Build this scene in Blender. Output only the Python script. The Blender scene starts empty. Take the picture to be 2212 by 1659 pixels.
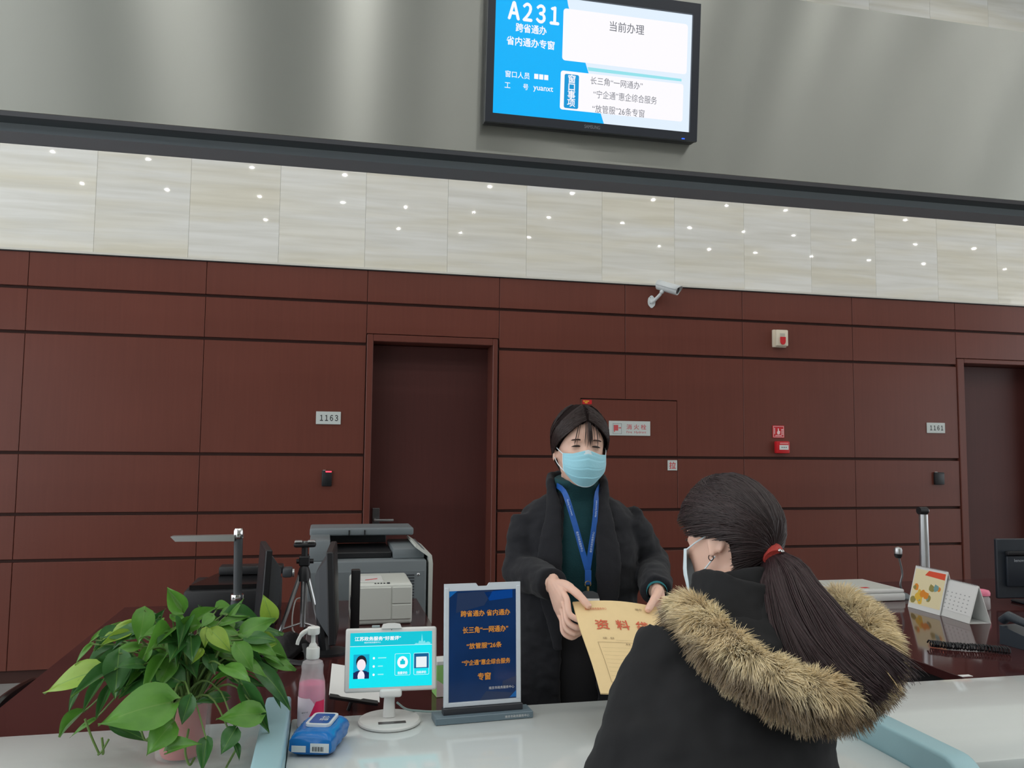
import bpy, bmesh, math, random
import numpy as np
from mathutils import Vector, Matrix, noise

random.seed(7); rng = np.random.default_rng(7)
scene = bpy.context.scene
col = scene.collection
PI = math.pi

# ------------------------------------------------------------------ camera
F_PX, CAM_H = 1780.0, 1.5
YAW, PITCH, ROLL = 0.22082, 0.07650, 0.00988
def _basis():
    cy, sy, cp, sp = math.cos(YAW), math.sin(YAW), math.cos(PITCH), math.sin(PITCH)
    f = Vector((sy*cp, cy*cp, sp)); r = Vector((cy, -sy, 0)); u = r.cross(f)
    c, s = math.cos(ROLL), math.sin(ROLL)
    return c*r + s*u, -s*r + c*u, f
CR, CU, CF = _basis()
CAM = Vector((0, 0, CAM_H))
cd = bpy.data.cameras.new('camera'); cam = bpy.data.objects.new('camera', cd); col.objects.link(cam)
cd.sensor_fit = 'HORIZONTAL'; cd.sensor_width = 36.0; cd.lens = F_PX/2212*36.0; cd.clip_start = .05
cam.matrix_world = Matrix(((CR.x, CU.x, -CF.x, 0), (CR.y, CU.y, -CF.y, 0), (CR.z, CU.z, -CF.z, CAM_H), (0, 0, 0, 1)))
scene.camera = cam

# ------------------------------------------------------------------ world, exposure
w = bpy.data.worlds.new('hall_light'); scene.world = w; w.use_nodes = True
bg = w.node_tree.nodes['Background']; bg.inputs[0].default_value = (.93, .97, 1.0, 1); bg.inputs[1].default_value = 2.3
scene.view_settings.view_transform = 'Standard'; scene.view_settings.look = 'None'
scene.view_settings.gamma = 1.0; scene.view_settings.exposure = 0.0; scene.view_settings.use_curve_mapping = False
LAMP_L = 820.0     # radiance of the ceiling downlights

# ------------------------------------------------------------------ measuring helpers (photo pixel -> place in the room)
def ray(x, y): return (x-1106)*CR - (y-829.5)*CU + F_PX*CF
def PY(x, y, Y): d = ray(x, y); return CAM + d*(Y/d.y)
def PZ(x, y, Z): d = ray(x, y); return CAM + d*((Z-CAM_H)/d.z)
def PP(x, y, p0, n): d = ray(x, y); return CAM + d*((Vector(p0)-CAM).dot(n)/d.dot(n))

# ------------------------------------------------------------------ colour and materials
def S(r, g=None, b=None):
    if g is None: g = b = r
    def f(c):
        c /= 255.0
        return c/12.92 if c <= .04045 else ((c+.055)/1.055)**2.4
    return (f(r), f(g), f(b), 1)
def mat(name, c, rough=.5, metal=0.0, spec=.5, noise_amt=0.0, nscale=30.0, stretch=(1, 1, 1), bump=0.0, bscale=80.0, bstretch=(1, 1, 1),
        emit=0.0, trans=0.0, coat=0.0, sheen=0.0, sss=0.0, alpha=1.0, aniso=0.0, ior=1.45):
    m = bpy.data.materials.new(name); m.use_nodes = True
    nt = m.node_tree; p = nt.nodes['Principled BSDF']; L = nt.links
    p.inputs['Base Color'].default_value = c; p.inputs['Roughness'].default_value = rough
    p.inputs['Metallic'].default_value = metal; p.inputs['Specular IOR Level'].default_value = spec
    p.inputs['Transmission Weight'].default_value = trans; p.inputs['Coat Weight'].default_value = coat
    p.inputs['Coat Roughness'].default_value = .08; p.inputs['Sheen Weight'].default_value = sheen
    p.inputs['Subsurface Weight'].default_value = sss; p.inputs['Alpha'].default_value = alpha; p.inputs['IOR'].default_value = ior
    if sss: p.inputs['Subsurface Radius'].default_value = (.012, .005, .003); p.inputs['Subsurface Scale'].default_value = 1.0
    if emit: p.inputs['Emission Color'].default_value = c; p.inputs['Emission Strength'].default_value = emit
    def noise_tex(scale, st):
        tc = nt.nodes.new('ShaderNodeTexCoord'); mp = nt.nodes.new('ShaderNodeMapping'); n = nt.nodes.new('ShaderNodeTexNoise')
        mp.inputs['Scale'].default_value = st; n.inputs['Scale'].default_value = scale; n.inputs['Detail'].default_value = 5
        L.new(tc.outputs['Object'], mp.inputs['Vector']); L.new(mp.outputs['Vector'], n.inputs['Vector'])
        return n
    if noise_amt:
        n = noise_tex(nscale, stretch); mx = nt.nodes.new('ShaderNodeMix'); mx.data_type = 'RGBA'
        mx.inputs['A'].default_value = tuple(max(0, v*(1-noise_amt)) for v in c[:3])+(1,)
        mx.inputs['B'].default_value = tuple(min(1, v*(1+noise_amt)) for v in c[:3])+(1,)
        L.new(n.outputs['Fac'], mx.inputs['Factor']); L.new(mx.outputs['Result'], p.inputs['Base Color'])
    if bump:
        n = noise_tex(bscale, bstretch); b = nt.nodes.new('ShaderNodeBump'); b.inputs['Strength'].default_value = bump; b.inputs['Distance'].default_value = .004
        L.new(n.outputs['Fac'], b.inputs['Height']); L.new(b.outputs['Normal'], p.inputs['Normal'])
    if aniso:
        t = nt.nodes.new('ShaderNodeCombineXYZ'); t.inputs[0].default_value = 1.0
        p.inputs['Anisotropic'].default_value = aniso; p.inputs['Anisotropic Rotation'].default_value = .25; L.new(t.outputs[0], p.inputs['Tangent'])
    return m
def attr_mat(name, rough=.6, spec=.3, sheen=0.0, aniso=0.0):
    m = mat(name, (1, 1, 1, 1), rough, spec=spec, sheen=sheen); nt = m.node_tree
    a = nt.nodes.new('ShaderNodeAttribute'); a.attribute_name = 'tint'
    nt.links.new(a.outputs['Color'], nt.nodes['Principled BSDF'].inputs['Base Color'])
    return m

# ------------------------------------------------------------------ object helpers
def wm(o):
    m = o.matrix_basis.copy()
    return wm(o.parent) @ m if o.parent else m
def tag(o, label=None, cat=None, group=None, kind=None):
    if label: o['label'] = label
    if cat: o['category'] = cat
    if group: o['group'] = group
    if kind: o['kind'] = kind
    return o
def thing(name, label, cat, loc=(0, 0, 0), rz=0.0, group=None):
    o = bpy.data.objects.new(name, None); col.objects.link(o); o.empty_display_size = .05
    o.location = loc; o.rotation_euler = (0, 0, rz)
    return tag(o, label, cat, group)
def frame(o, x, y, z):
    x, y, z = Vector(x).normalized(), Vector(y).normalized(), Vector(z).normalized()
    return Matrix(((x.x, y.x, z.x, o[0]), (x.y, y.y, z.y, o[1]), (x.z, y.z, z.z, o[2]), (0, 0, 0, 1)))

class MB:
    def __init__(s): s.v = []; s.f = []
    def add(s, verts, faces, M=None):
        o = len(s.v)
        s.v += [(M @ Vector(p))[:] for p in verts] if M is not None else [tuple(p) for p in verts]
        s.f += [tuple(i+o for i in f) for f in faces]
        return s
    def box(s, x0, x1, y0, y1, z0, z1, r=0.0, seg=1, M=None):
        if r <= 0:
            v = [(x, y, z) for z in (z0, z1) for y in (y0, y1) for x in (x0, x1)]
            return s.add(v, [(0, 2, 3, 1), (4, 5, 7, 6), (0, 1, 5, 4), (2, 6, 7, 3), (0, 4, 6, 2), (1, 3, 7, 5)], M)
        bm = bmesh.new(); bmesh.ops.create_cube(bm, size=1)
        for q in bm.verts: q.co = Vector(((x0+x1)/2+q.co.x*(x1-x0), (y0+y1)/2+q.co.y*(y1-y0), (z0+z1)/2+q.co.z*(z1-z0)))
        bmesh.ops.bevel(bm, geom=list(bm.edges), offset=r, segments=seg, profile=.5, affect='EDGES')
        bm.verts.index_update()
        s.add([q.co[:] for q in bm.verts], [[q.index for q in f.verts] for f in bm.faces], M); bm.free(); return s
    def loft(s, rings, cap=True, closed=True, M=None):
        n = len(rings[0]); v = [p for r in rings for p in r]; f = []
        for i in range(len(rings)-1):
            for j in range(n if closed else n-1):
                a, b = i*n+j, i*n+(j+1) % n
                f.append((a, b, b+n, a+n))
        if cap: f.append(tuple(range(n-1, -1, -1))); f.append(tuple(range((len(rings)-1)*n, len(rings)*n)))
        return s.add(v, f, M)
    def tube(s, pts, rad, n=10, flat=None, up=None, cap=True, M=None):
        """pts polyline, rad radius or list; flat=(a,b) scales along side/normal"""
        pts = [Vector(p) for p in pts]; k = len(pts)
        if not hasattr(rad, '__len__'): rad = [rad]*k
        rings = []; side = None
        for i, p in enumerate(pts):
            t = (pts[min(i+1, k-1)]-pts[max(i-1, 0)]).normalized()
            if side is None:
                u = Vector(up) if up else (Vector((0, 0, 1)) if abs(t.z) < .9 else Vector((0, 1, 0)))
                side = t.cross(u).normalized()
            side = (side - t*side.dot(t)).normalized(); nn = side.cross(t).normalized()
            r = rad[i]; ra, rb = r if hasattr(r, '__len__') else (r, r)
            if flat: ra *= flat[0]; rb *= flat[1]
            rings.append([p + side*(ra*math.cos(2*PI*j/n)) + nn*(rb*math.sin(2*PI*j/n)) for j in range(n)])
        return s.loft(rings, cap, True, M)
    def lathe(s, prof, c=(0, 0, 0), n=24, M=None, cap=True):
        return s.loft([[(c[0]+r*math.cos(2*PI*j/n), c[1]+r*math.sin(2*PI*j/n), c[2]+z) for j in range(n)] for r, z in prof], cap, True, M)
    def prism(s, poly, d0, d1, M=None):
        """poly in local x,y ; extruded along local z d0..d1"""
        n = len(poly); v = [(x, y, d0) for x, y in poly]+[(x, y, d1) for x, y in poly]
        return s.add(v, [tuple(range(n-1, -1, -1)), tuple(range(n, 2*n))]+[(i, (i+1) % n, n+(i+1) % n, n+i) for i in range(n)], M)
    def ell(s, c, r, n=16, k=10, M=None):
        rings = [[(c[0]+r[0]*math.sin(PI*i/k)*math.cos(2*PI*j/n), c[1]+r[1]*math.sin(PI*i/k)*math.sin(2*PI*j/n), c[2]+r[2]*math.cos(PI*i/k)) for j in range(n)] for i in range(1, k)]
        rings = rings[::-1]
        o = len(rings)*n; s.add([p for q in rings for p in q]+[(c[0], c[1], c[2]-r[2]), (c[0], c[1], c[2]+r[2])],
          [(i*n+j, i*n+(j+1) % n, (i+1)*n+(j+1) % n, (i+1)*n+j) for i in range(len(rings)-1) for j in range(n)] +
          [(o, (j+1) % n, j) for j in range(n)]+[(o+1, o-n+j, o-n+(j+1) % n) for j in range(n)], M)
        return s
    def grid(s, fn, nu, nv, M=None):
        v = [fn(i/(nu-1), j/(nv-1)) for j in range(nv) for i in range(nu)]
        return s.add(v, [(j*nu+i, j*nu+i+1, (j+1)*nu+i+1, (j+1)*nu+i) for j in range(nv-1) for i in range(nu-1)], M)
    def build(s, name, m, parent=None, world=False, smooth=35, loc=None, rel=False):
        v = s.v
        if world and parent is not None:
            inv = wm(parent).inverted(); v = [(inv @ Vector(p))[:] for p in v]
        if loc is not None and not rel: v = [(p[0]-loc[0], p[1]-loc[1], p[2]-loc[2]) for p in v]
        me = bpy.data.meshes.new(name); me.from_pydata(v, [], s.f)
        if smooth:
            me.polygons.foreach_set('use_smooth', [True]*len(me.polygons)); me.set_sharp_from_angle(angle=math.radians(smooth))
        me.materials.append(m)
        o = bpy.data.objects.new(name, me); col.objects.link(o); o.parent = parent
        if loc is not None: o.location = loc
        return o
def rrect(x0, x1, y0, y1, r, k=5):
    p = []
    for cx, cy, a in ((x1-r, y0+r, -90), (x1-r, y1-r, 0), (x0+r, y1-r, 90), (x0+r, y0+r, 180)):
        p += [(cx+r*math.cos(math.radians(a+90*i/k)), cy+r*math.sin(math.radians(a+90*i/k))) for i in range(k+1)]
    return p
def smoothpath(pts, k=6):
    P = [Vector(p) for p in pts]; P = [2*P[0]-P[1]]+P+[2*P[-1]-P[-2]]; out = []
    for i in range(1, len(P)-2):
        for j in range(k):
            t = j/k; a, b, c, d = P[i-1], P[i], P[i+1], P[i+2]
            out.append(.5*((2*b)+(c-a)*t+(2*a-5*b+4*c-d)*t*t+(3*b-a-3*c+d)*t**3))
    return out+[P[-2]]
def interp(tab, z):
    if z <= tab[0][0]: return tab[0][1:]
    for a, b in zip(tab, tab[1:]):
        if z <= b[0]:
            t = (z-a[0])/(b[0]-a[0]); return tuple(p+(q-p)*t for p, q in zip(a[1:], b[1:]))
    return tab[-1][1:]
_fonts = {}
def text(name, s, M, m, parent, w=None, h=None, cx=0, cy=0, bold=0.0, serif=False, lift=0.0008, spacing=1.0, line=1.0, shear=0.0, aspect_free=True):
    """flat lettering in the local xy plane of M (x right, y up), fitted to width w and/or height h about (cx, cy)"""
    cu = bpy.data.curves.new('t', 'FONT'); cu.body = s; cu.align_x = 'CENTER'; cu.space_character = spacing; cu.space_line = line; cu.shear = shear
    cu.resolution_u = 3
    o = bpy.data.objects.new('t', cu); col.objects.link(o)
    dg = bpy.context.evaluated_depsgraph_get(); me = bpy.data.meshes.new_from_object(o.evaluated_get(dg))
    bpy.data.objects.remove(o); bpy.data.curves.remove(cu)
    n = len(me.vertices); co = np.zeros(n*3); me.vertices.foreach_get('co', co); co = co.reshape(-1, 3)
    lo, hi = co.min(0), co.max(0); c = (lo+hi)/2
    sx = w/(hi[0]-lo[0]) if w else None; sy = h/(hi[1]-lo[1]) if h else None
    if sx is None: sx = sy
    if sy is None: sy = sx
    co = (co-c)*[sx, sy, 0]+[cx, cy, lift]
    inv = (wm(parent).inverted() if parent else Matrix.Identity(4)) @ M
    A = np.array(inv)
    if bold:      # heavier strokes: the same outlines laid down again, shifted by a hair
        d = bold*sy*.9; faces = [tuple(p.vertices) for p in me.polygons]; cs = []; fs = []
        for k, (ox, oy) in enumerate(((0, 0), (d, 0), (-d, 0), (0, d), (0, -d))):
            cs.append(co+[ox, oy, k*1e-6]); fs += [tuple(i+k*n for i in f) for f in faces]
        co = np.concatenate(cs); bpy.data.meshes.remove(me); me = bpy.data.meshes.new(name); me.from_pydata(co @ A[:3, :3].T + A[:3, 3], [], fs)
    else:
        co = co @ A[:3, :3].T + A[:3, 3]; me.vertices.foreach_set('co', co.ravel())
    me.update(); me.materials.clear(); me.materials.append(m); me.name = name
    t = bpy.data.objects.new(name, me); col.objects.link(t); t.parent = parent
    return t
def remesh(mb, voxel, smooth=3, fac=.5):
    me = bpy.data.meshes.new('tmp'); me.from_pydata(mb.v, [], mb.f)
    bm = bmesh.new(); bm.from_mesh(me); bmesh.ops.recalc_face_normals(bm, faces=bm.faces); bm.to_mesh(me); bm.free()
    o = bpy.data.objects.new('tmp', me); col.objects.link(o)
    r = o.modifiers.new('r', 'REMESH'); r.mode = 'VOXEL'; r.voxel_size = voxel
    if smooth: q = o.modifiers.new('s', 'SMOOTH'); q.iterations = smooth; q.factor = fac
    dg = bpy.context.evaluated_depsgraph_get(); out = bpy.data.meshes.new_from_object(o.evaluated_get(dg))
    bpy.data.objects.remove(o); bpy.data.meshes.remove(me)
    return out
def mesh_arrays(me):
    n = len(me.vertices); co = np.zeros(n*3); me.vertices.foreach_get('co', co)
    no = np.zeros(n*3); me.vertices.foreach_get('normal', no)
    return co.reshape(-1, 3), no.reshape(-1, 3)
def mesh_obj(name, me, m, parent=None, world=True):
    if parent is not None and world: me.transform(wm(parent).inverted())
    me.name = name; me.materials.clear(); me.materials.append(m)
    me.polygons.foreach_set('use_smooth', [True]*len(me.polygons)); me.update()
    o = bpy.data.objects.new(name, me); col.objects.link(o); o.parent = parent
    return o
def mesh_to_mb(me, mb=None):
    mb = mb or MB(); co, _ = mesh_arrays(me)
    mb.add([tuple(c) for c in co], [tuple(p.vertices) for p in me.polygons]); return mb
def strands(name, paths, width, m, parent, tint=None, world=True):
    """paths (N,K,3) -> thin three-sided tapering hairs; tint (N,K,3) optional colour"""
    P = np.asarray(paths, float); N, K, _ = P.shape
    if world and parent is not None:
        A = np.array(wm(parent).inverted()); P = P @ A[:3, :3].T + A[:3, 3]
    T = np.gradient(P, axis=1); T /= np.linalg.norm(T, axis=2, keepdims=True)+1e-9
    ref = rng.normal(size=(N, 1, 3)); s = np.cross(T, ref); s /= np.linalg.norm(s, axis=2, keepdims=True)+1e-9
    b = np.cross(T, s); wd = np.asarray(width, float)
    wd = wd[None, :, None] if wd.ndim == 1 else wd[:, :, None]
    V = np.stack([P + wd*(math.cos(a)*s + math.sin(a)*b) for a in (0, 2.094, 4.189)], axis=2).reshape(-1, 3)
    base = np.arange(N)[:, None, None]*K*3 + np.arange(K-1)[None, :, None]*3
    j = np.array([0, 1, 2])[None, None, :]; j2 = np.array([1, 2, 0])[None, None, :]
    Fc = np.stack([base+j, base+j2, base+3+j2, base+3+j], axis=3).reshape(-1, 4)
    me = bpy.data.meshes.new(name); me.from_pydata(V, [], Fc)
    me.polygons.foreach_set('use_smooth', [True]*len(me.polygons)); me.materials.append(m)
    if tint is not None:
        at = me.color_attributes.new('tint', 'FLOAT_COLOR', 'POINT')
        C = np.ones((N, K, 3, 4)); C[..., :3] = np.asarray(tint)[:, :, None, :]
        at.data.foreach_set('color', C.ravel())
    o = bpy.data.objects.new(name, me); col.objects.link(o); o.parent = parent; o['kind'] = 'stuff'
    return o
# ------------------------------------------------------------------ shared materials
def wood_mat(name, c, rough=.32):
    m = mat(name, c, rough, spec=.35); nt = m.node_tree; L = nt.links; p = nt.nodes['Principled BSDF']
    tc = nt.nodes.new('ShaderNodeTexCoord'); oi = nt.nodes.new('ShaderNodeObjectInfo'); ad = nt.nodes.new('ShaderNodeVectorMath'); ad.operation = 'ADD'
    mp = nt.nodes.new('ShaderNodeMapping'); mp.inputs['Scale'].default_value = (60, 60, 2.2)
    n = nt.nodes.new('ShaderNodeTexNoise'); n.inputs['Scale'].default_value = 1.0; n.inputs['Detail'].default_value = 6
    n2 = nt.nodes.new('ShaderNodeTexNoise'); n2.inputs['Scale'].default_value = 1.7
    mul = nt.nodes.new('ShaderNodeMath'); mul.operation = 'MULTIPLY'; mul.inputs[1].default_value = 37
    L.new(oi.outputs['Random'], mul.inputs[0]); L.new(tc.outputs['Object'], ad.inputs[0]); L.new(mul.outputs[0], ad.inputs[1])
    L.new(ad.outputs[0], mp.inputs['Vector']); L.new(mp.outputs[0], n.inputs['Vector']); L.new(ad.outputs[0], n2.inputs['Vector'])
    mx = nt.nodes.new('ShaderNodeMix'); mx.data_type = 'RGBA'
    mx.inputs['A'].default_value = tuple(v*.78 for v in c[:3])+(1,); mx.inputs['B'].default_value = tuple(v*1.22 for v in c[:3])+(1,)
    av = nt.nodes.new('ShaderNodeMath'); av.operation = 'ADD'; L.new(n.outputs['Fac'], av.inputs[0]); L.new(n2.outputs['Fac'], av.inputs[1])
    hf = nt.nodes.new('ShaderNodeMath'); hf.operation = 'MULTIPLY'; hf.inputs[1].default_value = .5; L.new(av.outputs[0], hf.inputs[0])
    L.new(hf.outputs[0], mx.inputs['Factor']); L.new(mx.outputs['Result'], p.inputs['Base Color'])
    return m
WOOD = wood_mat('red_brown_veneer', S(108, 60, 50)); WOODF = wood_mat('door_frame_veneer', S(106, 59, 50), .35)
DOORW = wood_mat('door_veneer', S(80, 43, 40), .45); GROOVE = mat('groove_dark_wood', S(64, 34, 27), .7)
DESKW = wood_mat('dark_desk_veneer', S(66, 35, 35), .08)
def marble_mat():
    m = mat('cream_marble', S(222, 219, 208), .02, spec=.5); nt = m.node_tree; L = nt.links; p = nt.nodes['Principled BSDF']
    tc = nt.nodes.new('ShaderNodeTexCoord'); oi = nt.nodes.new('ShaderNodeObjectInfo')
    mul = nt.nodes.new('ShaderNodeMath'); mul.operation = 'MULTIPLY'; mul.inputs[1].default_value = 53
    ad = nt.nodes.new('ShaderNodeVectorMath'); ad.operation = 'ADD'
    L.new(oi.outputs['Random'], mul.inputs[0]); L.new(tc.outputs['Object'], ad.inputs[0]); L.new(mul.outputs[0], ad.inputs[1])
    def nz(sc, st, det, dist):
        mp = nt.nodes.new('ShaderNodeMapping'); mp.inputs['Scale'].default_value = st; mp.inputs['Rotation'].default_value = (0, .03, 0)
        n = nt.nodes.new('ShaderNodeTexNoise'); n.inputs['Scale'].default_value = sc; n.inputs['Detail'].default_value = det; n.inputs['Distortion'].default_value = dist
        L.new(ad.outputs[0], mp.inputs['Vector']); L.new(mp.outputs[0], n.inputs['Vector']); return n
    a = nz(1, (1.3, 1, 22), 8, .3); b = nz(1, (.7, 1, 5), 4, .6)
    r1 = nt.nodes.new('ShaderNodeValToRGB'); r1.color_ramp.elements[0].position = .3; r1.color_ramp.elements[1].position = .62
    r1.color_ramp.elements[0].color = S(226, 225, 218); r1.color_ramp.elements[1].color = S(241, 241, 237)
    r2 = nt.nodes.new('ShaderNodeValToRGB'); r2.color_ramp.elements[0].position = .4; r2.color_ramp.elements[1].position = .66
    r2.color_ramp.elements[0].color = (1, 1, 1, 1); r2.color_ramp.elements[1].color = S(250, 246, 235)
    L.new(a.outputs['Fac'], r1.inputs[0]); L.new(b.outputs['Fac'], r2.inputs[0])
    mx = nt.nodes.new('ShaderNodeMix'); mx.data_type = 'RGBA'; mx.blend_type = 'MULTIPLY'; mx.inputs['Factor'].default_value = 1
    L.new(r1.outputs[0], mx.inputs['A']); L.new(r2.outputs[0], mx.inputs['B'])
    hs = nt.nodes.new('ShaderNodeHueSaturation'); mr = nt.nodes.new('ShaderNodeMapRange'); mr.inputs[3].default_value = .97; mr.inputs[4].default_value = 1.02
    L.new(oi.outputs['Random'], mr.inputs[0]); L.new(mr.outputs[0], hs.inputs['Value']); L.new(mx.outputs['Result'], hs.inputs['Color'])
    L.new(hs.outputs[0], p.inputs['Base Color'])
    return m
MARBLE = marble_mat()
WHITE = mat('white_plastic', S(222, 224, 222), .4); OFFW = mat('off_white_plastic', S(206, 210, 204), .45, noise_amt=.03, nscale=4)
BLACK = mat('black_plastic', S(30, 31, 34), .42, noise_amt=.15, nscale=60); BLACKG = mat('gloss_black_plastic', S(18, 18, 20), .15)
GREYP = mat('grey_plastic', S(118, 126, 130), .45, noise_amt=.04, nscale=8); DGREY = mat('dark_grey_plastic', S(62, 66, 70), .45)
CHROME = mat('chrome', S(225), .12, 1.0); ALU = mat('brushed_aluminium', S(190, 192, 194), .3, .9); STEELD = mat('dark_satin_steel', S(120, 120, 122), .35, .9)
RED = mat('red_plastic', S(206, 36, 44), .4); PAPER = mat('white_paper', S(228, 229, 228), .7); INK = mat('black_print', S(40, 42, 46), .7)

# ------------------------------------------------------------------ floor, ceiling, back wall
CEIL = 5.5; DW = 5.8
def struct(o): o['kind'] = 'structure'; return o
FLOORM = mat('grey_stone_floor', S(150, 150, 148), .25, noise_amt=.12, nscale=6)
struct(MB().box(-7, 17, -10, 6.2, -.1, 0).build('floor', FLOORM))
ce = struct(MB().box(-7, 17, -10, 6.2, CEIL, CEIL+.1).build('ceiling', mat('white_ceiling_paint', S(225, 226, 224), .8)))
struct(MB().box(-7, 17, -10.1, -10, 0, CEIL).build('wall_front', mat('added_unseen_wall', S(170, 168, 160), .5)))  # unseen end wall, added so the steel canopy reflects a darker mid tone
WX0, WX1 = -6.5, 16.5
D1 = (.261, 1.192, 2.277); D2 = (5.062, 6.02, 2.264)       # outer edges of the two door frames
wb = MB()
for a, b in ((WX0, D1[0]), (D1[1], D2[0]), (D2[1], WX1)): wb.box(a, b, DW+.022, DW+.24, 0, CEIL)
for d in (D1, D2): wb.box(d[0], d[1], DW+.022, DW+.24, d[2], CEIL)
wb.box(WX0, WX1, DW+.24, DW+.29, 0, CEIL)
wall = struct(wb.build('wall_back', GROOVE, smooth=0))
rows = [(.07, .755), (.755, 1.0457), (1.0457, 1.4345), (1.4345, 2.2067), (2.2067, 2.4969), (2.4969, 2.728)]
joints = [-6.2, -5.13, -4.05, -2.98, -1.9, -.814, .257, 1.203, 2.168, 3.1315, 4.097, 5.06, 6.025, 6.99, 7.955, 8.92, 9.885, 10.85, 11.8, 12.8, 13.8, 14.8, 15.8]
GH, GV = .010, .0016
def panel(x0, x1, z0, z1, poly=None):
    cx, cz = (x0+x1)/2, (z0+z1)/2
    mb = MB()
    if poly: mb.prism([(x-cx, z-cz) for x, z in poly], 0, .0215, Matrix(((1, 0, 0, 0), (0, 0, -1, .0215), (0, 1, 0, 0), (0, 0, 0, 1))))
    else: mb.box(x0-cx, x1-cx, 0, .0215, z0-cz, z1-cz, .0025)
    return mb.build('wood_panel', WOOD, wall, smooth=0, loc=(cx, DW, cz), rel=True)
HX0, HX1, HZ = 1.822, 2.585, 1.862                     # hydrant cupboard door cut across two bays
for r0, r1 in rows:
    for x0, x1 in zip(joints, joints[1:]):
        a, b, c, d = x0+GV, x1-GV, r0+GH, r1-GH
        if r1 > 2.727: d = r1
        for D in (D1, D2):
            if r0 < D[2] and b > D[0]-.004 and a < D[1]+.004:      # keep clear of the door frames
                if a < D[0]-.03 and b <= D[1]+.02: b = min(b, D[0]-.004)
                elif b > D[1]+.03 and a >= D[0]-.02: a = max(a, D[1]+.004)
                elif r1 > D[2]+.02: c = D[2]+.006
                else: a = b
        if b-a < .03: continue
        if abs(r0-1.4345) < .01 and abs(x0-1.203) < .01:
            panel(a, b, c, d, [(a, c), (HX0-.003, c), (HX0-.003, HZ+.004), (b, HZ+.004), (b, d), (a, d)])
            panel(HX0, HX1-.003, c, HZ-.004)
        elif abs(r0-1.4345) < .01 and abs(x0-2.168) < .01:
            panel(a, b, c, d, [(HX1, c), (b, c), (b, d), (a, d), (a, HZ+.004), (HX1, HZ+.004)])
        elif abs(r0-1.0457) < .01 and abs(x0-1.203) < .01:
            panel(a, HX0-.003, c, d); panel(HX0, HX1-.003, c, d)
        elif abs(r0-1.0457) < .01 and abs(x0-2.168) < .01: panel(HX1, b, c, d)
        else: panel(a, b, c, d)
k0 = -11
for z0, z1 in ((2.747, 3.9), (3.903, 5.04), (5.046, CEIL)):
    for k in range(k0, 28):
        x0 = .231+.5846*k; x1 = x0+.5846
        if x0 < WX0 or x1 > WX1: continue
        cx, cz = (x0+x1)/2, (z0+z1)/2
        MB().box(-.2917, .2917, 0, .0215, z0-cz, z1-cz, .0012).build('marble_slab', MARBLE, wall, smooth=0, loc=(cx, DW, cz), rel=True)
LEDGE = mat('stone_ledge_edge', S(214, 212, 204), .3)
t1 = struct(MB().box(WX0, WX1, DW-.016, DW+.0215, 2.733, 2.7465).build('trim_1', LEDGE, smooth=0))
MB().box(WX0, WX1, DW-.006, DW+.0215, 2.7285, 2.7325).build('painted_shade_strip', DGREY, t1, smooth=0)  # solid dark strip painted in as the shade line under the ledge

# ------------------------------------------------------------------ doors
def door(name, D, leafx, top, handle_x=None):
    root = struct(MB().box(leafx[0], leafx[1], DW+.19, DW+.232, .006, top, .002).build(name, DOORW, smooth=0))
    MB().box(D[0], leafx[0]+.002, DW-.012, DW+.238, 0, D[2], .004).build('door_jamb', WOODF, root, smooth=0)
    MB().box(leafx[1]-.002, D[1], DW-.012, DW+.238, 0, D[2], .004).build('door_jamb', WOODF, root, smooth=0)
    MB().box(leafx[0]+.002, leafx[1]-.002, DW-.012, DW+.238, top+.003, D[2], .004).build('door_head', WOODF, root, smooth=0)
    if handle_x is not None:
        x = handle_x
        MB().box(x-.026, x+.026, DW+.181, DW+.1899, .84, 1.058, .003).build('handle_plate', STEELD, root)
        lv = MB().tube([(x-.008, DW+.183, .977), (x-.008, DW+.135, .977)], .011, 12)
        lv.box(x-.018, x+.122, DW+.122, DW+.136, .969, .985, .004, 2)
        lv.build('lever_handle', ALU, root)
    return root
door('door_1', D1, (.303, 1.159), 2.226, .36)
door('door_2', D2, (5.123, 5.965), 2.226, 5.9)

# ------------------------------------------------------------------ ceiling downlights (their mirror images sparkle on the marble)
LAMP = bpy.data.materials.new('downlight_glow'); LAMP.use_nodes = True
_p = LAMP.node_tree.nodes['Principled BSDF']; _p.inputs['Base Color'].default_value = (1, 1, 1, 1)
_p.inputs['Emission Color'].default_value = (1, .97, .92, 1); _p.inputs['Emission Strength'].default_value = LAMP_L
LXS = [-5.1, -3.78, -2.55, -1.15, .17, 1.2, 2.36, 3.68, 5.04, 6.33, 7.4, 8.42, 9.7, 11.04, 12.37, 14.42]
LYS = [4.9, 3.6, 2.2, .8, -.6, -2.02, -3.43]
ring_me = disc_me = None
oname = {0: 'first', 1: 'second', 2: 'third', 3: 'fourth', 4: 'fifth', 5: 'sixth', 6: 'seventh', 7: 'eighth', 8: 'ninth', 9: 'tenth'}
for j, y in enumerate(LYS):
    for i, x in enumerate(LXS):
        if j == 4 and i in (5, 11, 13, 14, 15): continue
        if j == 6 and i in (0, 1, 2, 4, 8): continue
        if y > 3 and i % 2: continue
        root = thing('downlight', 'round recessed downlight in the white hall ceiling', 'downlight', (x, y, CEIL), 0, 'ceiling downlights')
        if ring_me is None:
            a = MB().lathe([(.026, -.001), (.06, -.001), (.06, -.008), (.026, -.004)], n=20, cap=False).build('trim_ring', WHITE, root)
            b = MB().add([(.025*math.cos(2*PI*q/16), -.025*math.sin(2*PI*q/16), -.003) for q in range(16)], [tuple(range(16))]).build('lens', LAMP, root)
            ring_me, disc_me = a.data, b.data
        else:
            for nm, me in (('trim_ring', ring_me), ('lens', disc_me)):
                o = bpy.data.objects.new(nm, me); col.objects.link(o); o.parent = root

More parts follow.
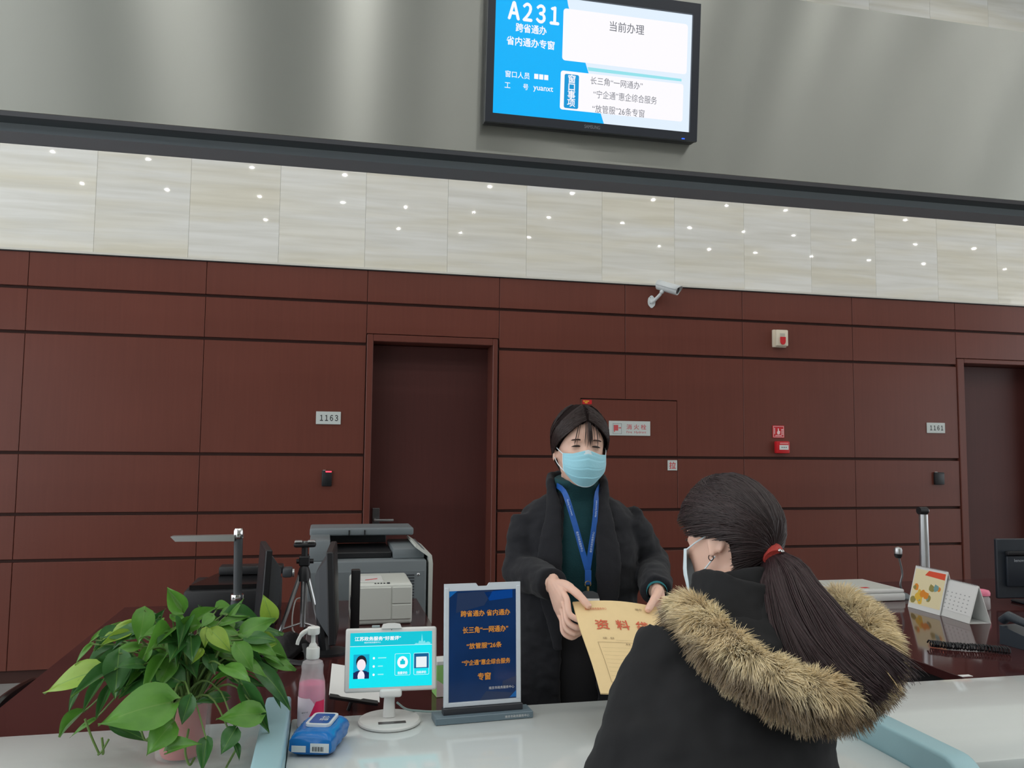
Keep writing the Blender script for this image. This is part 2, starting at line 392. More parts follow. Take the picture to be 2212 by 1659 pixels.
# ------------------------------------------------------------------ overhead steel canopy
TILT = math.radians(5.0); CY, CZ = 3.0, 2.612
cu_, cv_, cn_ = Vector((1, 0, 0)), Vector((0, -math.sin(TILT), math.cos(TILT))), Vector((0, -math.cos(TILT), -math.sin(TILT)))
STEEL = mat('brushed_steel_cladding', S(184, 187, 182), .33, 1.0, noise_amt=.04, nscale=1.2, aniso=.97)
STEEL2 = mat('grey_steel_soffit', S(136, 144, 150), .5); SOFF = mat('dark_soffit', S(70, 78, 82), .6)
ptop = PP(2000, 39, (0, CY, CZ), cn_); HT = (ptop-Vector((0, CY, CZ))).dot(cv_)
CXa, CXb = -5.0, 8.0
can = thing('steel_canopy', 'long brushed steel canopy fascia hanging above the service counter', 'canopy', (1.5, CY, CZ))
Mc = frame((0, CY, CZ), cu_, -cn_, cv_)                      # local x right, y into the fascia, z up the fascia
MB().box(CXa, CXb, 0, .006, 0, HT, M=Mc).build('front_panel', STEEL, can, True, smooth=0)
MB().box(CXa, CXb, CY+.0065, CY+.05, CZ, CZ+.012).build('front_lip', STEEL2, can, True, smooth=0)
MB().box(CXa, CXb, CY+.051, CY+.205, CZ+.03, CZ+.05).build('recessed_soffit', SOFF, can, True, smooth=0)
MB().box(CXa, CXb, CY+.206, CY+.335, CZ, CZ+.012).build('rear_lip', STEEL2, can, True, smooth=0)
MB().box(CXa, CXb, CY+.336, CY+.342, CZ, CZ+HT-.02).build('rear_panel', STEEL2, can, True, smooth=0)
for x in (-4.2, -2.2, -.4, 4.4, 7.0):
    MB().tube([(x, CY+.17, CZ+.05), (x, CY+.17, CEIL)], .012, 8).build('hanger_rod', STEEL2, can, True)

# ------------------------------------------------------------------ television on the canopy
TVN = .055
tp0 = Vector((0, CY, CZ)) + cn_*TVN
def tv(x, y): p = PP(x, y, tp0, cn_) - tp0; return p.x, p.dot(cv_)
Mt = frame(tp0, cu_, cv_, cn_)
b0, b1, t1_ = tv(1047, 262), tv(1500, 306), tv(1518, 10)
U0, U1, V0, V1 = b0[0], (b1[0]+t1_[0])/2, (b0[1]+b1[1])/2, t1_[1]
root = thing('television', 'wide black television showing queue number A231, fixed on the steel canopy', 'television', (tp0 + cu_*(U0+U1)/2 + cv_*V0)[:])
BEZ = mat('tv_bezel', S(44, 48, 56), .3)
MB().box(U0, U1, V0, V1, -TVN+.001, -.012, .006, 2, Mt).build('back_case', BLACK, root, True)
s0, s1, s2 = tv(1064, 245), tv(1484, 285), tv(1502, 32)
a0, a1, c0, c1 = s0[0], (s1[0]+s2[0])/2, (s0[1]+s1[1])/2, s2[1]
bz = MB()
for q in ((U0, U1, V0, c0), (U0, U1, c1, V1), (U0, a0, c0, c1), (a1, U1, c0, c1)): bz.box(q[0], q[1], q[2], q[3], -.0119, .004, 0, 1, Mt)
bz.build('bezel', BEZ, root, True, smooth=0)
def em(name, c, s=1.0): return mat(name, c, .5, emit=s, spec=.1) if False else _em(name, c, s)
def _em(name, c, s):
    m = bpy.data.materials.new(name); m.use_nodes = True; p = m.node_tree.nodes['Principled BSDF']
    p.inputs['Base Color'].default_value = (.01, .01, .01, 1); p.inputs['Roughness'].default_value = .35; p.inputs['Specular IOR Level'].default_value = .2
    p.inputs['Emission Color'].default_value = c; p.inputs['Emission Strength'].default_value = s
    return m
E_BLUE = em('screen_blue', S(0, 178, 250), 1.0); E_WHITE = em('screen_white', S(252, 250, 255), 1.0); E_PALE = em('screen_pale_blue', S(226, 240, 253), 1.0)
E_GREY = em('screen_grey_text', S(120, 122, 130), .9); E_CYAN = em('screen_teal', S(150, 226, 236), 1.0)
def tvc(x, y): return tv(1000+x*.27125, y*.27125)          # coordinates read off an enlarged crop
def tpoly(name, pts, lift, m, parent):
    P = [tvc(*p) for p in pts]; n = len(P)
    return MB().add([(Mt @ Vector((x, y, lift)))[:] for x, y in P], [tuple(range(n))]).build(name, m, parent, True, smooth=0)
scr = MB().box(a0, a1, c0, c1, -.0118, -.006, 0, 1, Mt).build('screen', E_PALE, root, True, smooth=0)
MB().add([(Mt @ Vector(p))[:] for p in ((a0, c0, -.0056), (tvc(1128, 990)[0], c0, -.0056), (tvc(842, 40)[0], tvc(842, 40)[1], -.0056), (tvc(832, 0)[0], c1, -.0056), (a0, c1, -.0056))], [(0, 1, 2, 3, 4)]).build('blue_field', E_BLUE, scr, True, smooth=0)
def trr(name, p0, p1, r, lift, m):                        # rounded rectangle given two opposite corners in crop pixels
    A, B = tvc(*p0), tvc(*p1)
    P = rrect(min(A[0], B[0]), max(A[0], B[0]), min(A[1], B[1]), max(A[1], B[1]), r)
    return MB().add([(Mt @ Vector((x, y, lift)))[:] for x, y in P], [tuple(range(len(P)))]).build(name, m, scr, True, smooth=0)
trr('info_panel', (805, 60), (1785, 590), .012, -.005, E_WHITE)
tpoly('teal_stripe', [(996, 530), (1745, 625), (1745, 645), (1002, 560)], -.0052, E_CYAN, scr)
trr('info_panel', (783, 556), (1752, 967), .010, -.005, E_WHITE)
trr('title_block', (813, 583), (920, 867), .007, -.0045, em('screen_mid_blue', S(10, 150, 214), 1.0))
def ttext(s, c, w, h, m=E_WHITE, bold=0.0, line=1.0, spacing=1.0):
    q = tvc(*c); k = .27125/ (F_PX/ (CF.dot(Vector((1.0, CY, 2.9))-CAM)))
    return text('lettering', s, Mt, m, scr, w*k, h*k, q[0], q[1], bold, lift=-.004, line=line, spacing=spacing)
ttext('Ａ２３１', (567, 100), 395, 135, bold=.035, spacing=.7)
ttext('跨省通办', (546, 228), 240, 66, bold=.02); ttext('省内通办专窗', (542, 338), 375, 66, bold=.02)
ttext('窗口人员', (437, 593), 190, 50, bold=.01); ttext('■■■', (626, 610), 110, 38, bold=.01)
ttext('工', (357, 675), 44, 40, bold=.01); ttext('号', (502, 690), 40, 44, bold=.01); ttext('yuanxt', (642, 710), 155, 48, bold=.01)
ttext('当前办理', (1310, 220), 285, 78, E_GREY, .006); ttext('窗\n口\n事\n项', (867, 720), 62, 245, bold=.02, line=.9)
ttext('长三角“一网通办”', (1228, 660), 430, 60, E_GREY); ttext('“宁企通”惠企综合服务', (1297, 772), 525, 62, E_GREY); ttext('“放管服”26条专窗', (1243, 882), 430, 62, E_GREY)
q = tvc(1027, 1014); text('brand_lettering', 'SAMSUNG', Mt, mat('grey_print', S(120, 124, 132), .4), root, .062, .013, q[0], q[1], .01, lift=.0045)
q = tvc(1750, 1107); MB().box(q[0]-.006, q[0]+.006, q[1]-.002, q[1]+.002, .004, .0055, 0, 1, Mt).build('power_light', em('blue_led', S(40, 90, 255), 2.0), root, True, smooth=0)
# ------------------------------------------------------------------ things fixed to the wooden wall
def MW(x, z, off=0.0): return frame((x, DW-off, z), (1, 0, 0), (0, 0, 1), (0, -1, 0))
SIGNM = mat('silver_sign_plate', S(205, 212, 210), .45); REDINK = mat('faded_red_print', S(206, 88, 92), .6)
SERIFISH = INK
def plate(name, label, x0, x1, z0, z1, txt):
    cx, cz = (x0+x1)/2, (z0+z1)/2
    r = thing(name, label, 'number plate', (cx, DW, cz)); M = MW(cx, cz)
    MB().box(-(x1-x0)/2, (x1-x0)/2, -(z1-z0)/2, (z1-z0)/2, 0.0005, .008, .0015, 1, M).build('plate', SIGNM, r, True)
    text('lettering', txt, M, INK, r, (x1-x0)*.72, (z1-z0)*.46, 0.004, 0, .02, lift=.0085, spacing=.8)
plate('number_plate', 'white door number plate reading 1163 left of the middle door', -.071, .095, 1.644, 1.731, '１１６３')
plate('number_plate', 'white door number plate reading 1161 beside the right-hand door', 4.757, 4.927, 1.648, 1.732, '１１６１')
def reader(label, x0, x1, z0, z1, led):
    cx, cz = (x0+x1)/2, (z0+z1)/2; r = thing('card_reader', label, 'card reader', (cx, DW, cz)); M = MW(cx, cz); a, b = (x1-x0)/2, (z1-z0)/2
    MB().box(-a, a, -b, b, .0005, .022, .006, 2, M).build('housing', BLACK, r, True)
    MB().box(-a*.25, a*.9, b-.012, b-.003, .0215, .0235, 0, 1, M).build('status_light', led, r, True)
    MB().box(-a*.8, -a*.3, b+.0003, b+.003, .006, .012, 0, 1, M).build('top_tab', WHITE, r, True)
reader('black card reader with glowing red light left of the middle door', -.022, .046, 1.222, 1.329, em('red_led', S(255, 60, 80), 2.5))
reader('dark card reader under the 1161 plate by the right-hand door', 4.808, 4.897, 1.231, 1.331, BLACK)
# hydrant sign
r = thing('hydrant_sign', 'silver fire hydrant sign with red characters behind the clerk', 'sign', (2.2, DW, 1.648)); M = MW(2.2015, 1.648)
MB().box(-.1625, .1625, -.054, .054, .0005, .007, .001, 1, M).build('plate', SIGNM, r, True)
text('lettering', '消 火 栓', M, REDINK, r, .155, .038, .052, .011, .012, lift=.0075)
text('lettering', 'Fire  Hydrant', M, REDINK, r, .155, .021, .052, -.03, lift=.0075)
fr = MB()
for q in ((-.132, -.064, .034, .036), (-.132, -.064, -.042, -.04), (-.132, -.13, -.042, .036), (-.066, -.064, -.042, .036)): fr.box(q[0], q[1], q[2], q[3], .0071, .0078, 0, 1, M)
fr.build('pictogram_border', GREYP, r, True, smooth=0)
pc = MB(); pc.box(-.126, -.091, -.018, .024, .0071, .0079, 0, 1, M); pc.box(-.091, -.078, .001, .005, .0071, .0079, 0, 1, M); pc.box(-.124, -.117, -.028, -.018, .0071, .0079, 0, 1, M)
pc.prism([(-.076+.006*math.cos(a*PI/4), .003+.006*math.sin(a*PI/4)) for a in range(8)], .0071, .0079, M); pc.build('pictogram', REDINK, r, True, smooth=0)
r = thing('pull_sign', 'small square sign with a red pull character by the cupboard edge', 'sign', (2.541, DW, 1.376)); M = MW(2.541, 1.376)
MB().box(-.038, .038, -.038, .038, .0005, .007, .001, 1, M).build('plate', SIGNM, r, True); text('lettering', '拉', M, REDINK, r, .052, .052, 0, 0, .025, lift=.0075)
r = thing('red_sticker', 'tiny red sticker with yellow print above the clerk', 'sticker', (1.871, DW, 1.84)); M = MW(1.871, 1.838)
MB().prism(rrect(-.036, .036, -.0155, .0155, .003), .0004, .0016, M).build('sticker', RED, r, True, smooth=0)
YEL = mat('yellow_print', S(240, 190, 60), .6); text('lettering', '■■ ■■■■\n■■■', M, YEL, r, .045, .02, -.008, 0, lift=.002)
# manual call point and its sign
r = thing('call_point', 'red fire alarm call point box below a red sign', 'fire alarm', (3.442, DW, 1.519)); M = MW(3.442, 1.519)
MB().box(-.056, .056, -.047, .047, .0005, .045, .009, 2, M).build('housing', RED, r, True)
MB().box(-.034, .042, -.018, .018, .0445, .0465, 0, 1, M).build('window', WHITE, r, True); MB().box(-.03, .04, .027, .036, .0451, .046, 0, 1, M).build('caption_strip', mat('pale_red_print', S(236, 150, 150), .6), r, True)
text('lettering', '● ● ●', M, INK, r, .045, .007, .004, 0, lift=.0468)
r = thing('alarm_sign', 'red square sign with a white pointing hand above the call point', 'sign', (3.425, DW, 1.64)); M = MW(3.425, 1.64)
MB().box(-.05, .05, -.048, .048, .0005, .005, .001, 1, M).build('plate', RED, r, True); PINK = mat('white_print', S(240, 214, 214), .6)
b = MB()
for q in ((-.045, .045, .040, .043), (-.045, .045, -.043, -.040), (-.045, -.042, -.043, .043), (.042, .045, -.043, .043), (-.036, -.031, -.018, .03), (-.03, .03, -.034, -.031), (-.025, .025, -.029, -.027)): b.box(q[0], q[1], q[2], q[3], .0051, .0058, 0, 1, M)
b.build('border', PINK, r, True, smooth=0)
b = MB().prism([(-.014, -.004), (-.010, -.02), (.004, -.022), (.012, -.014), (.014, .004), (.004, .007), (.001, .026), (-.006, .026), (-.006, .006)], .0051, .0059, M); b.build('hand_symbol', PINK, r, True, smooth=0)
b = MB()
for k in range(4): b.box(.022+k*.0004, .04, -.022+k*.012, -.016+k*.012, .0051, .0058, 0, 1, M)
b.build('flame_symbol', PINK, r, True, smooth=0)
# sounder / strobe
r = thing('alarm_sounder', 'cream wall alarm sounder with a red lens high on the panels', 'fire alarm', (3.436, DW, 2.366)); M = MW(3.436, 2.366)
CREAM = mat('cream_plastic', S(226, 216, 196), .45)
MB().box(-.056, .056, -.069, .069, .0005, .028, .006, 2, M).build('base', CREAM, r, True); MB().box(-.046, .056, -.062, .066, .0275, .056, .008, 2, M).build('housing', CREAM, r, True)
MB().box(-.016, .026, .008, .038, .0555, .06, .002, 1, M).build('clear_cap', mat('grey_lens', S(190, 186, 172), .3), r, True)
lp = [(-.016, .008)] + [(.005+.021*math.cos(a), -.022-.03*math.sin(a)) for a in np.linspace(PI, 0, 13)] + [(.026, .008)]
MB().prism(lp, .0555, .068, M).build('lens', RED, r, True)
# cctv camera
base = PY(1407, 652, DW); r = thing('security_camera', 'white bullet security camera on a bracket above the wood panels', 'camera', (base.x, DW, base.z)); M = MW(base.x, base.z)
CAMW = mat('white_enamel', S(218, 224, 226), .35)
MB().prism([(.03*math.cos(a)*(1 if abs(math.sin(a)) < .7 else .8), .048*math.sin(a)) for a in np.linspace(0, 2*PI, 20, endpoint=False)], .0005, .008, M).build('mount_plate', CAMW, r, True)
sc = MB()
for a in (.03, -.015): sc.ell((-.012, a, .008), (.003, .003, .0015), 8, 4, M)
sc.build('screw', DGREY, r, True)
arm = MB().tube([M @ Vector(p) for p in ((0, -.004, .006), (.018, .014, .04), (.04, .045, .075), (.047, .062, .09))], [.016, .013, .012, .012], 10); arm.ell((.047, .062, .09), (.017, .017, .017), 12, 8, M)
arm.build('bracket_arm', CAMW, r, True)
c0_ = M @ Vector((.03, .125, .045)); c1_ = M @ Vector((.145, .062, .165)); ax = (c1_-c0_).normalized(); sd = ax.cross(Vector((0, 0, 1))).normalized(); upv = sd.cross(ax)
Mcm = frame(c0_, sd, upv, ax); Lc = (c1_-c0_).length
MB().lathe([(.0, 0), (.03, .002), (.036, .008), (.036, Lc-.004), (.034, Lc), (.029, Lc), (.028, Lc-.006)], n=24, M=Mcm, cap=False).build('barrel', CAMW, r, True)
MB().lathe([(.0285, Lc-.007), (.0005, Lc-.006)], n=24, M=Mcm, cap=False).build('lens_window', mat('smoked_glass', S(34, 38, 42), .1), r, True)
hood = MB()
def hf(u, v):
    a = math.radians(-5+190*u); rr = .0395+.001*v; ext = Lc+.018*max(0, math.sin(a))
    return Mcm @ Vector((rr*math.cos(a), rr*math.sin(a), .002+(ext-.002)*v))
hood.grid(hf, 17, 4); ho = hood.build('sun_shield', CAMW, r, True); md = ho.modifiers.new('s', 'SOLIDIFY'); md.thickness = .002; md.offset = 1
# ------------------------------------------------------------------ service counter
CT, CF_, CB = .80, 1.645, 2.243
COUNTER = mat('glossy_white_stone', S(204, 210, 209), .09, noise_amt=.04, nscale=1.5, stretch=(1, 9, 1)); FRONT = mat('white_counter_front', S(190, 194, 192), .3)
def counter(label, x0, x1):
    r = thing('service_counter', label, 'counter', ((x0+x1)/2, (CF_+CB)/2, 0))
    MB().box(x0, x1, CF_, CB, CT-.04, CT, .006, 2).build('worktop', COUNTER, r, True)
    MB().box(x0, x1, CF_+.03, CF_+.06, .1, CT-.0405).build('front_panel', FRONT, r, True, smooth=0)
    MB().box(x0, x1, CF_+.06, CB-.05, 0, .0995).build('plinth', DGREY, r, True, smooth=0)
    for x in (x0+.01, x1-.03): MB().box(x, x+.02, CF_+.061, CB-.03, .1, CT-.0405).build('side_panel', FRONT, r, True, smooth=0)
PXL, PXR = (-.131, -.069), (1.29, 1.352)
counter('white counter top in the middle bay carrying the tablet and sign', PXL[1]+.001, PXR[0]-.001)
counter('white counter top under the potted plant left of the blue divider', -3.2, PXL[0]-.001)
counter('white counter top to the right of the customer', PXR[1]+.001, 4.6)
DIV = mat('pale_blue_laminate', S(158, 196, 205), .35)
def divider(label, x0, x1):
    r = .07; p = [(2.243, 0), (2.243, .86-.012), (2.231, .86)]
    p += [(1.49+r-r*math.sin(a), .86-r+r*math.cos(a)) for a in np.linspace(0, PI/2, 9)] + [(1.49, 0)]
    n = len(p); bm = bmesh.new()
    M = Matrix(((0, 0, 1, 0), (1, 0, 0, 0), (0, 1, 0, 0), (0, 0, 0, 1)))
    mb = MB().prism(p, x0, x1, M)
    me = bpy.data.meshes.new('d'); me.from_pydata(mb.v, [], mb.f); bm.from_mesh(me)
    es = [e for e in bm.edges if abs(e.verts[0].co.x-e.verts[1].co.x) < 1e-5]
    bmesh.ops.recalc_face_normals(bm, faces=bm.faces); bmesh.ops.bevel(bm, geom=es, offset=.008, segments=3, profile=.5, affect='EDGES')
    m2 = MB(); bm.verts.index_update(); m2.add([v.co[:] for v in bm.verts], [[v.index for v in f.verts] for f in bm.faces]); bm.free(); bpy.data.meshes.remove(me)
    cx = (x0+x1)/2
    return tag(m2.build('counter_divider', DIV, smooth=50, loc=(cx, 1.87, 0)), label, 'divider')
divider('pale blue counter divider between the plant and the wipes', *PXL)
divider('pale blue rounded counter divider at the right of the customer', *PXR)
# ------------------------------------------------------------------ staff desks
DT = .78
def desk(label, x0, x1, y0, y1):
    r = thing('staff_desk', label, 'desk', ((x0+x1)/2, (y0+y1)/2, 0))
    MB().box(x0, x1, y0, y1, DT-.03, DT, .002).build('desktop', DESKW, r, True, smooth=0)
    for x in (x0+.02, x1-.045): MB().box(x, x+.025, y0+.02, y1-.02, 0, DT-.0305).build('end_panel', BLACK, r, True, smooth=0)
    MB().box(x0+.05, x1-.05, y1-.06, y1-.04, .2, DT-.0305).build('modesty_panel', BLACK, r, True, smooth=0)
    return r
desk('dark wooden staff desk on the left carrying printer, monitors and tripod', -.847, .44, 2.25, 3.98)
dr = desk('dark glossy wooden staff desk on the right carrying calendars and telephone', 2.008, 4.4, 2.25, 4.05)
g = PZ(1852, 1304, DT); MB().lathe([(.028, 0), (.04, 0), (.04, .003), (.037, .005), (.028, .004)], (g.x, g.y, DT), 24, cap=False).build('cable_grommet', mat('grommet', S(120, 100, 98), .3), dr, True)

# ------------------------------------------------------------------ sanitiser bottle
p = PZ(672, 1563, CT); p.y = 2.17; p.x = PZ(672, 1563, CT).x
r = thing('sanitizer_bottle', 'clear pump bottle of pink hand sanitizer behind the wipes', 'bottle', (p.x, p.y, CT), math.radians(0))
sc = .96
prof = [(.002, .0), (.031, 0), (.0345, .004), (.0345, .075), (.0345, .09), (.0325, .115), (.028, .134), (.0275, .146), (.0285, .156), (.0255, .166), (.016, .171), (.0145, .174)]
BOT = bpy.data.materials.new('frosted_plastic'); BOT.use_nodes = True
bp = BOT.node_tree.nodes['Principled BSDF']; bp.inputs['Base Color'].default_value = (.86, .88, .9, 1); bp.inputs['Roughness'].default_value = .35; bp.inputs['Alpha'].default_value = .32
MB().lathe([(a*sc, z*sc) for a, z in prof], n=32).build('bottle_body', BOT, r)
LIQ = mat('pink_liquid', S(236, 78, 146), .2, sss=0); MB().lathe([(.002, .002), (.029, .002), (.0318, .006), (.0318, .09), (.031, .108), (.001, .109)], n=32).build('liquid', LIQ, r)
# label: curved band on the camera side with white and red fields
aim = math.atan2(-p.y, -p.x)
def band(name, m, a0, a1, z0, z1, R=.0338, cut=None):
    def fn(u, v):
        a = aim + math.radians(a0+(a1-a0)*u); z = z0+(z1-z0)*v
        if cut: z = z0 + (cut(u)-z0)*v
        return (R*math.cos(a), R*math.sin(a), z)
    return MB().grid(fn, 16, 3).build(name, m, r)
band('label', mat('label_pink_white', S(240, 222, 232), .5), -85, 60, .006, .078, cut=lambda u: .078 if u < .55 else .078-.12*(u-.55))
band('label_field', mat('label_red', S(226, 40, 92), .5), -20, 62, .006, .066, .0341, cut=lambda u: max(.008, min(.07, .02+.11*(u))))
mt = frame((0, 0, 0), (math.sin(aim)*-1, math.cos(aim), 0), (0, 0, 1), (math.cos(aim), math.sin(aim), 0))
lx = Matrix.Translation(wm(r).to_translation()) @ mt
RP = mat('magenta_print', S(206, 40, 110), .5); text('lettering', '护佳', lx, RP, r, .022, .012, -.006, .022, .01, lift=.0352); text('lettering', 'gard', lx, INK, r, .014, .004, -.016, .046, lift=.0352)
cp = MB().lathe([(.016, .168), (.0165, .17), (.0165, .192), (.0155, .194), (.011, .194), (.010, .2), (.0075, .204), (.0055, .206), (.005, .225), (.0065, .226), (.0145, .227), (.0155, .23), (.0155, .243), (.0135, .2445), (.001, .2445)], n=24)
cp.build('pump_cap', WHITE, r)
q = Vector((-CR.x, -CR.y, 0)).normalized()*.9 + Vector((0, -.25, 0)); q.normalize()
MB().tube(smoothpath([Vector((0, 0, .237)), q*.014+Vector((0, 0, .236)), q*.027+Vector((0, 0, .229)), q*.036+Vector((0, 0, .214)), q*.039+Vector((0, 0, .203))], 5), [.0068]*6+[.006]*6+[.0045]*9, 12).build('spout', WHITE, r)

# ------------------------------------------------------------------ pack of wipes
A = PZ(622, 1637, CT); B = PZ(717, 1640, CT)
ex = (B-A); ex.z = 0; wdt = ex.length; ex.normalize(); ey = Vector((-ex.y, ex.x, 0)); Lw = .15; Hw = .054
r = thing('wipes_pack', 'blue soft pack of wet wipes with white lid flap on the counter', 'wipes', ((A+B)/2 + ey*Lw/2)[:])
Mx = frame((A+B)/2 + ey*Lw/2, ex, ey, (0, 0, 1)); Wp = wdt/2*1.0
WIPE = mat('blue_film', S(20, 112, 190), .22, bump=.3, bscale=30, noise_amt=.1, nscale=20)
def wf(s, z0=0):
    rings = []
    for k in range(13):
        t = -1+2*k/12; e = 1-abs(t)**8*.4
        rings.append([(Wp*(1.0+.04*math.sin(9*t+j))*math.copysign(abs(math.cos(a))**.45, math.cos(a)), t*Lw/2, Hw/2+Hw/2*e*math.copysign(abs(math.sin(a))**.5, math.sin(a))*(1+.04*math.sin(5*t+a*3))) for j, a in [(j, 2*PI*j/28) for j in range(28)]])
    return rings
pk = MB().loft(wf(1), M=Mx); pk.v = [(x, y, max(z, CT+.0005)) for x, y, z in pk.v]; pk.build('pack', WIPE, r, True, 60)
LW = mat('white_label', S(214, 222, 226), .3)
MB().prism(rrect(-Wp*.55, Wp*.62, -.032, .055, .012), Hw+.0005, Hw+.006, Mx).build('lid_flap', LW, r, True)
MB().prism(rrect(-Wp*.42, Wp*.5, -.022, .045, .006), Hw+.006, Hw+.0066, Mx).build('lid_print', mat('deep_blue_print', S(20, 88, 160), .3), r, True, smooth=0)
text('lettering', '湿巾', Mx @ Matrix.Rotation(PI/2, 4, 'Z'), LW, r, .03, .02, .01, -.008, .01, lift=Hw+.0068)
Mf = frame((A+B)/2, ex, (0, 0, 1), -ey)
MB().box(-Wp*.85, -Wp*.2, .013, .027, -.004, .0008, 0, 1, Mf).build('end_label', LW, r, True, smooth=0); MB().box(-Wp*.0, Wp*.85, .013, .033, -.004, .0008, 0, 1, Mf).build('end_label', LW, r, True, smooth=0)
bc = MB()
for k in range(12): bc.box(Wp*.1+k*.0022, Wp*.1+k*.0022+(.0008 if k % 3 else .0014), .016, .026, .0009, .0013, 0, 1, Mf)
bc.build('barcode', INK, r, True, smooth=0)

# ------------------------------------------------------------------ tablet on its stand
bc_ = PZ(841, 1553, CT); bx, by = bc_.x, 2.165; bx = bc_.x*by/bc_.y
r = thing('rating_tablet', 'white tablet on round-based stand showing a bright cyan screen', 'tablet', (bx, by, CT))
MB().lathe([(.002, .0005), (.076, .0005), (.079, .003), (.079, .007), (.075, .011), (.001, .0115)], (bx, by, CT), 48).build('base', mat('warm_white_plastic', S(206, 208, 206), .35), r, True)
MB().box(bx-.03, bx+.038, by-.045, by-.03, CT+.0112, CT+.0125).build('base_slot', STEELD, r, True, smooth=0)
YA = by+.005; c = PY(845, 1424, YA)
tlt = math.radians(9); yw = math.radians(-2.5)
tx = Vector((math.cos(yw), math.sin(yw), 0)); ty0 = Vector((-math.sin(yw), math.cos(yw), 0)); tyv = Vector((0, 0, 1))*math.cos(tlt)+ty0*math.sin(tlt); tn = tx.cross(tyv)
px_m = F_PX/CF.dot(c-CAM); TW, TH = 196/px_m/2, 132/px_m/2*1.0
Mtab = frame(c, tx, tyv, tn)
st = MB().tube([(bx, by+.01, CT+.011), (bx, by+.015, CT+.045), tuple(c+tyv*(-TH+.012)-tn*.022)], [.016, .014, .013], 16, flat=(1, .7)); st.build('stem', WHITE, r, True)
MB().box(-TW, TW, -TH, TH, -.009, 0, .006, 3, Mtab).build('tablet_body', WHITE, r, True)
lo = MB(); lo.box(-.028, .028, -TH-.014, -TH+.006, -.016, .006, .006, 3, Mtab); lo.build('lower_clamp', WHITE, r, True)
up = MB(); up.prism([(-.026, TH-.002), (.026, TH-.002), (.022, TH+.008), (.008, TH+.0105), (-.008, TH+.0105), (-.022, TH+.008)], -.016, .006, Mtab); up.build('upper_clamp', WHITE, r, True)
MB().box(-.05, -.03, TH+.0005, TH+.006, -.013, -.002, .001, 1, Mtab).build('camera_clip', mat('clear_grey', S(150, 165, 168), .2), r, True)
E_T = em('tablet_cyan', S(0, 226, 240), 1.0); E_T2 = em('tablet_header', S(0, 196, 214), 1.0)
sx0, sx1, sy0, sy1 = -TW+.012, TW-.012, -TH+.0115, TH-.0115
scr = MB().box(sx0, sx1, sy0, sy1, .0002, .0008, 0, 1, Mtab).build('screen', E_T, r, True, smooth=0)
def tq(u, v): return sx0+(sx1-sx0)*u, sy1-(sy1-sy0)*v     # 0..1 from the screen's top left
def tb(name, u0, v0, u1, v1, lift, m, rad=0):
    x0, y1 = tq(u0, v0); x1, y0 = tq(u1, v1)
    P = rrect(x0, x1, y0, y1, rad) if rad else [(x0, y0), (x1, y0), (x1, y1), (x0, y1)]
    return MB().add([(Mtab @ Vector((x, y, lift)))[:] for x, y in P], [tuple(range(len(P)))]).build(name, m, scr, True, smooth=0)
def tt(s, u, v, w_, h_, m, bold=0.0, lift=.0016):
    x, y = tq(u, v); text('lettering', s, Mtab, m, scr, w_*(sx1-sx0), h_*(sy1-sy0), x, y, bold, lift=lift)
tb('header_band', 0, 0, 1, .245, .0009, E_T2); tb('header_line', 0, .243, 1, .25, .0011, E_WHITE)
tt('江苏政务服务“好差评”', .335, .11, .56, .075, E_WHITE, .03); tt('南京市政务服务中心', .27, .18, .2, .03, E_WHITE)
sk = [(0, 0), (.2, 0), (.2, .03), (.17, .05), (.14, .03), (.13, .07), (.11, .05), (.095, .2), (.085, .06), (.06, .07), (.05, .02), (.02, .03)]
P = [tq(.78+a, .243-b) for a, b in sk]; MB().add([(Mtab @ Vector((x, y, .0012)))[:] for x, y in P], [tuple(range(len(P)))]).build('skyline_graphic', em('skyline', S(120, 226, 236), 1.0), scr, True, smooth=0)
def blob(name, u, v, ru, rv, lift, m, n=20, a0=0, a1=2*PI):
    x, y = tq(u, v); P = [(x+ru*(sx1-sx0)*math.cos(a0+(a1-a0)*k/n), y+rv*(sy1-sy0)*math.sin(a0+(a1-a0)*k/n)) for k in range(n+1)]
    MB().add([(Mtab @ Vector((q[0], q[1], lift)))[:] for q in P], [tuple(range(len(P)))]).build(name, m, scr, True, smooth=0)
tb('portrait_background', .045, .395, .235, .835, .0011, em('portrait_blue', S(0, 176, 214), .9))
E_DK = em('portrait_dark', S(22, 40, 96), .8); E_SK = em('portrait_skin', S(246, 232, 240), 1.0)
tb('portrait_suit', .045, .72, .235, .835, .0012, E_DK); blob('portrait_suit', .14, .735, .085, .05, .0012, E_DK)
blob('portrait_hair', .14, .535, .064, .125, .0013, em('portrait_hair', S(24, 26, 44), .8)); blob('portrait_shirt', .14, .80, .042, .11, .00135, em('portrait_shirt', S(246, 240, 250), 1.0), 20, 0, PI); tb('portrait_shirt', .1, .775, .18, .835, .00135, em('portrait_shirt2', S(240, 236, 250), 1.0))
blob('portrait_face', .14, .585, .053, .105, .0014, E_SK)
for k, v in enumerate((.47, .62, .77)):
    blob('row_icon', .29, v, .013, .022, .0012, E_WHITE)
    tb('row_text_bar', .34, v-.012, .34+(.10, .06, .07)[k], v+.008, .0012, em('row_text', S(150, 240, 246), 1.0))
def outline(name, u0, v0, u1, v1):
    b = MB(); x0, y1 = tq(u0, v0); x1, y0 = tq(u1, v1); P = rrect(x0, x1, y0, y1, .003); Q = rrect(x0+.0007, x1-.0007, y0+.0007, y1-.0007, .0023); n = len(P)
    b.add([(Mtab @ Vector((x, y, .0012)))[:] for x, y in P+Q], [(i, (i+1) % n, n+(i+1) % n, n+i) for i in range(n)]); b.build(name, E_WHITE, scr, True, smooth=0)
outline('button_outline', .545, .40, .735, .80); outline('button_outline', .775, .40, .965, .80)
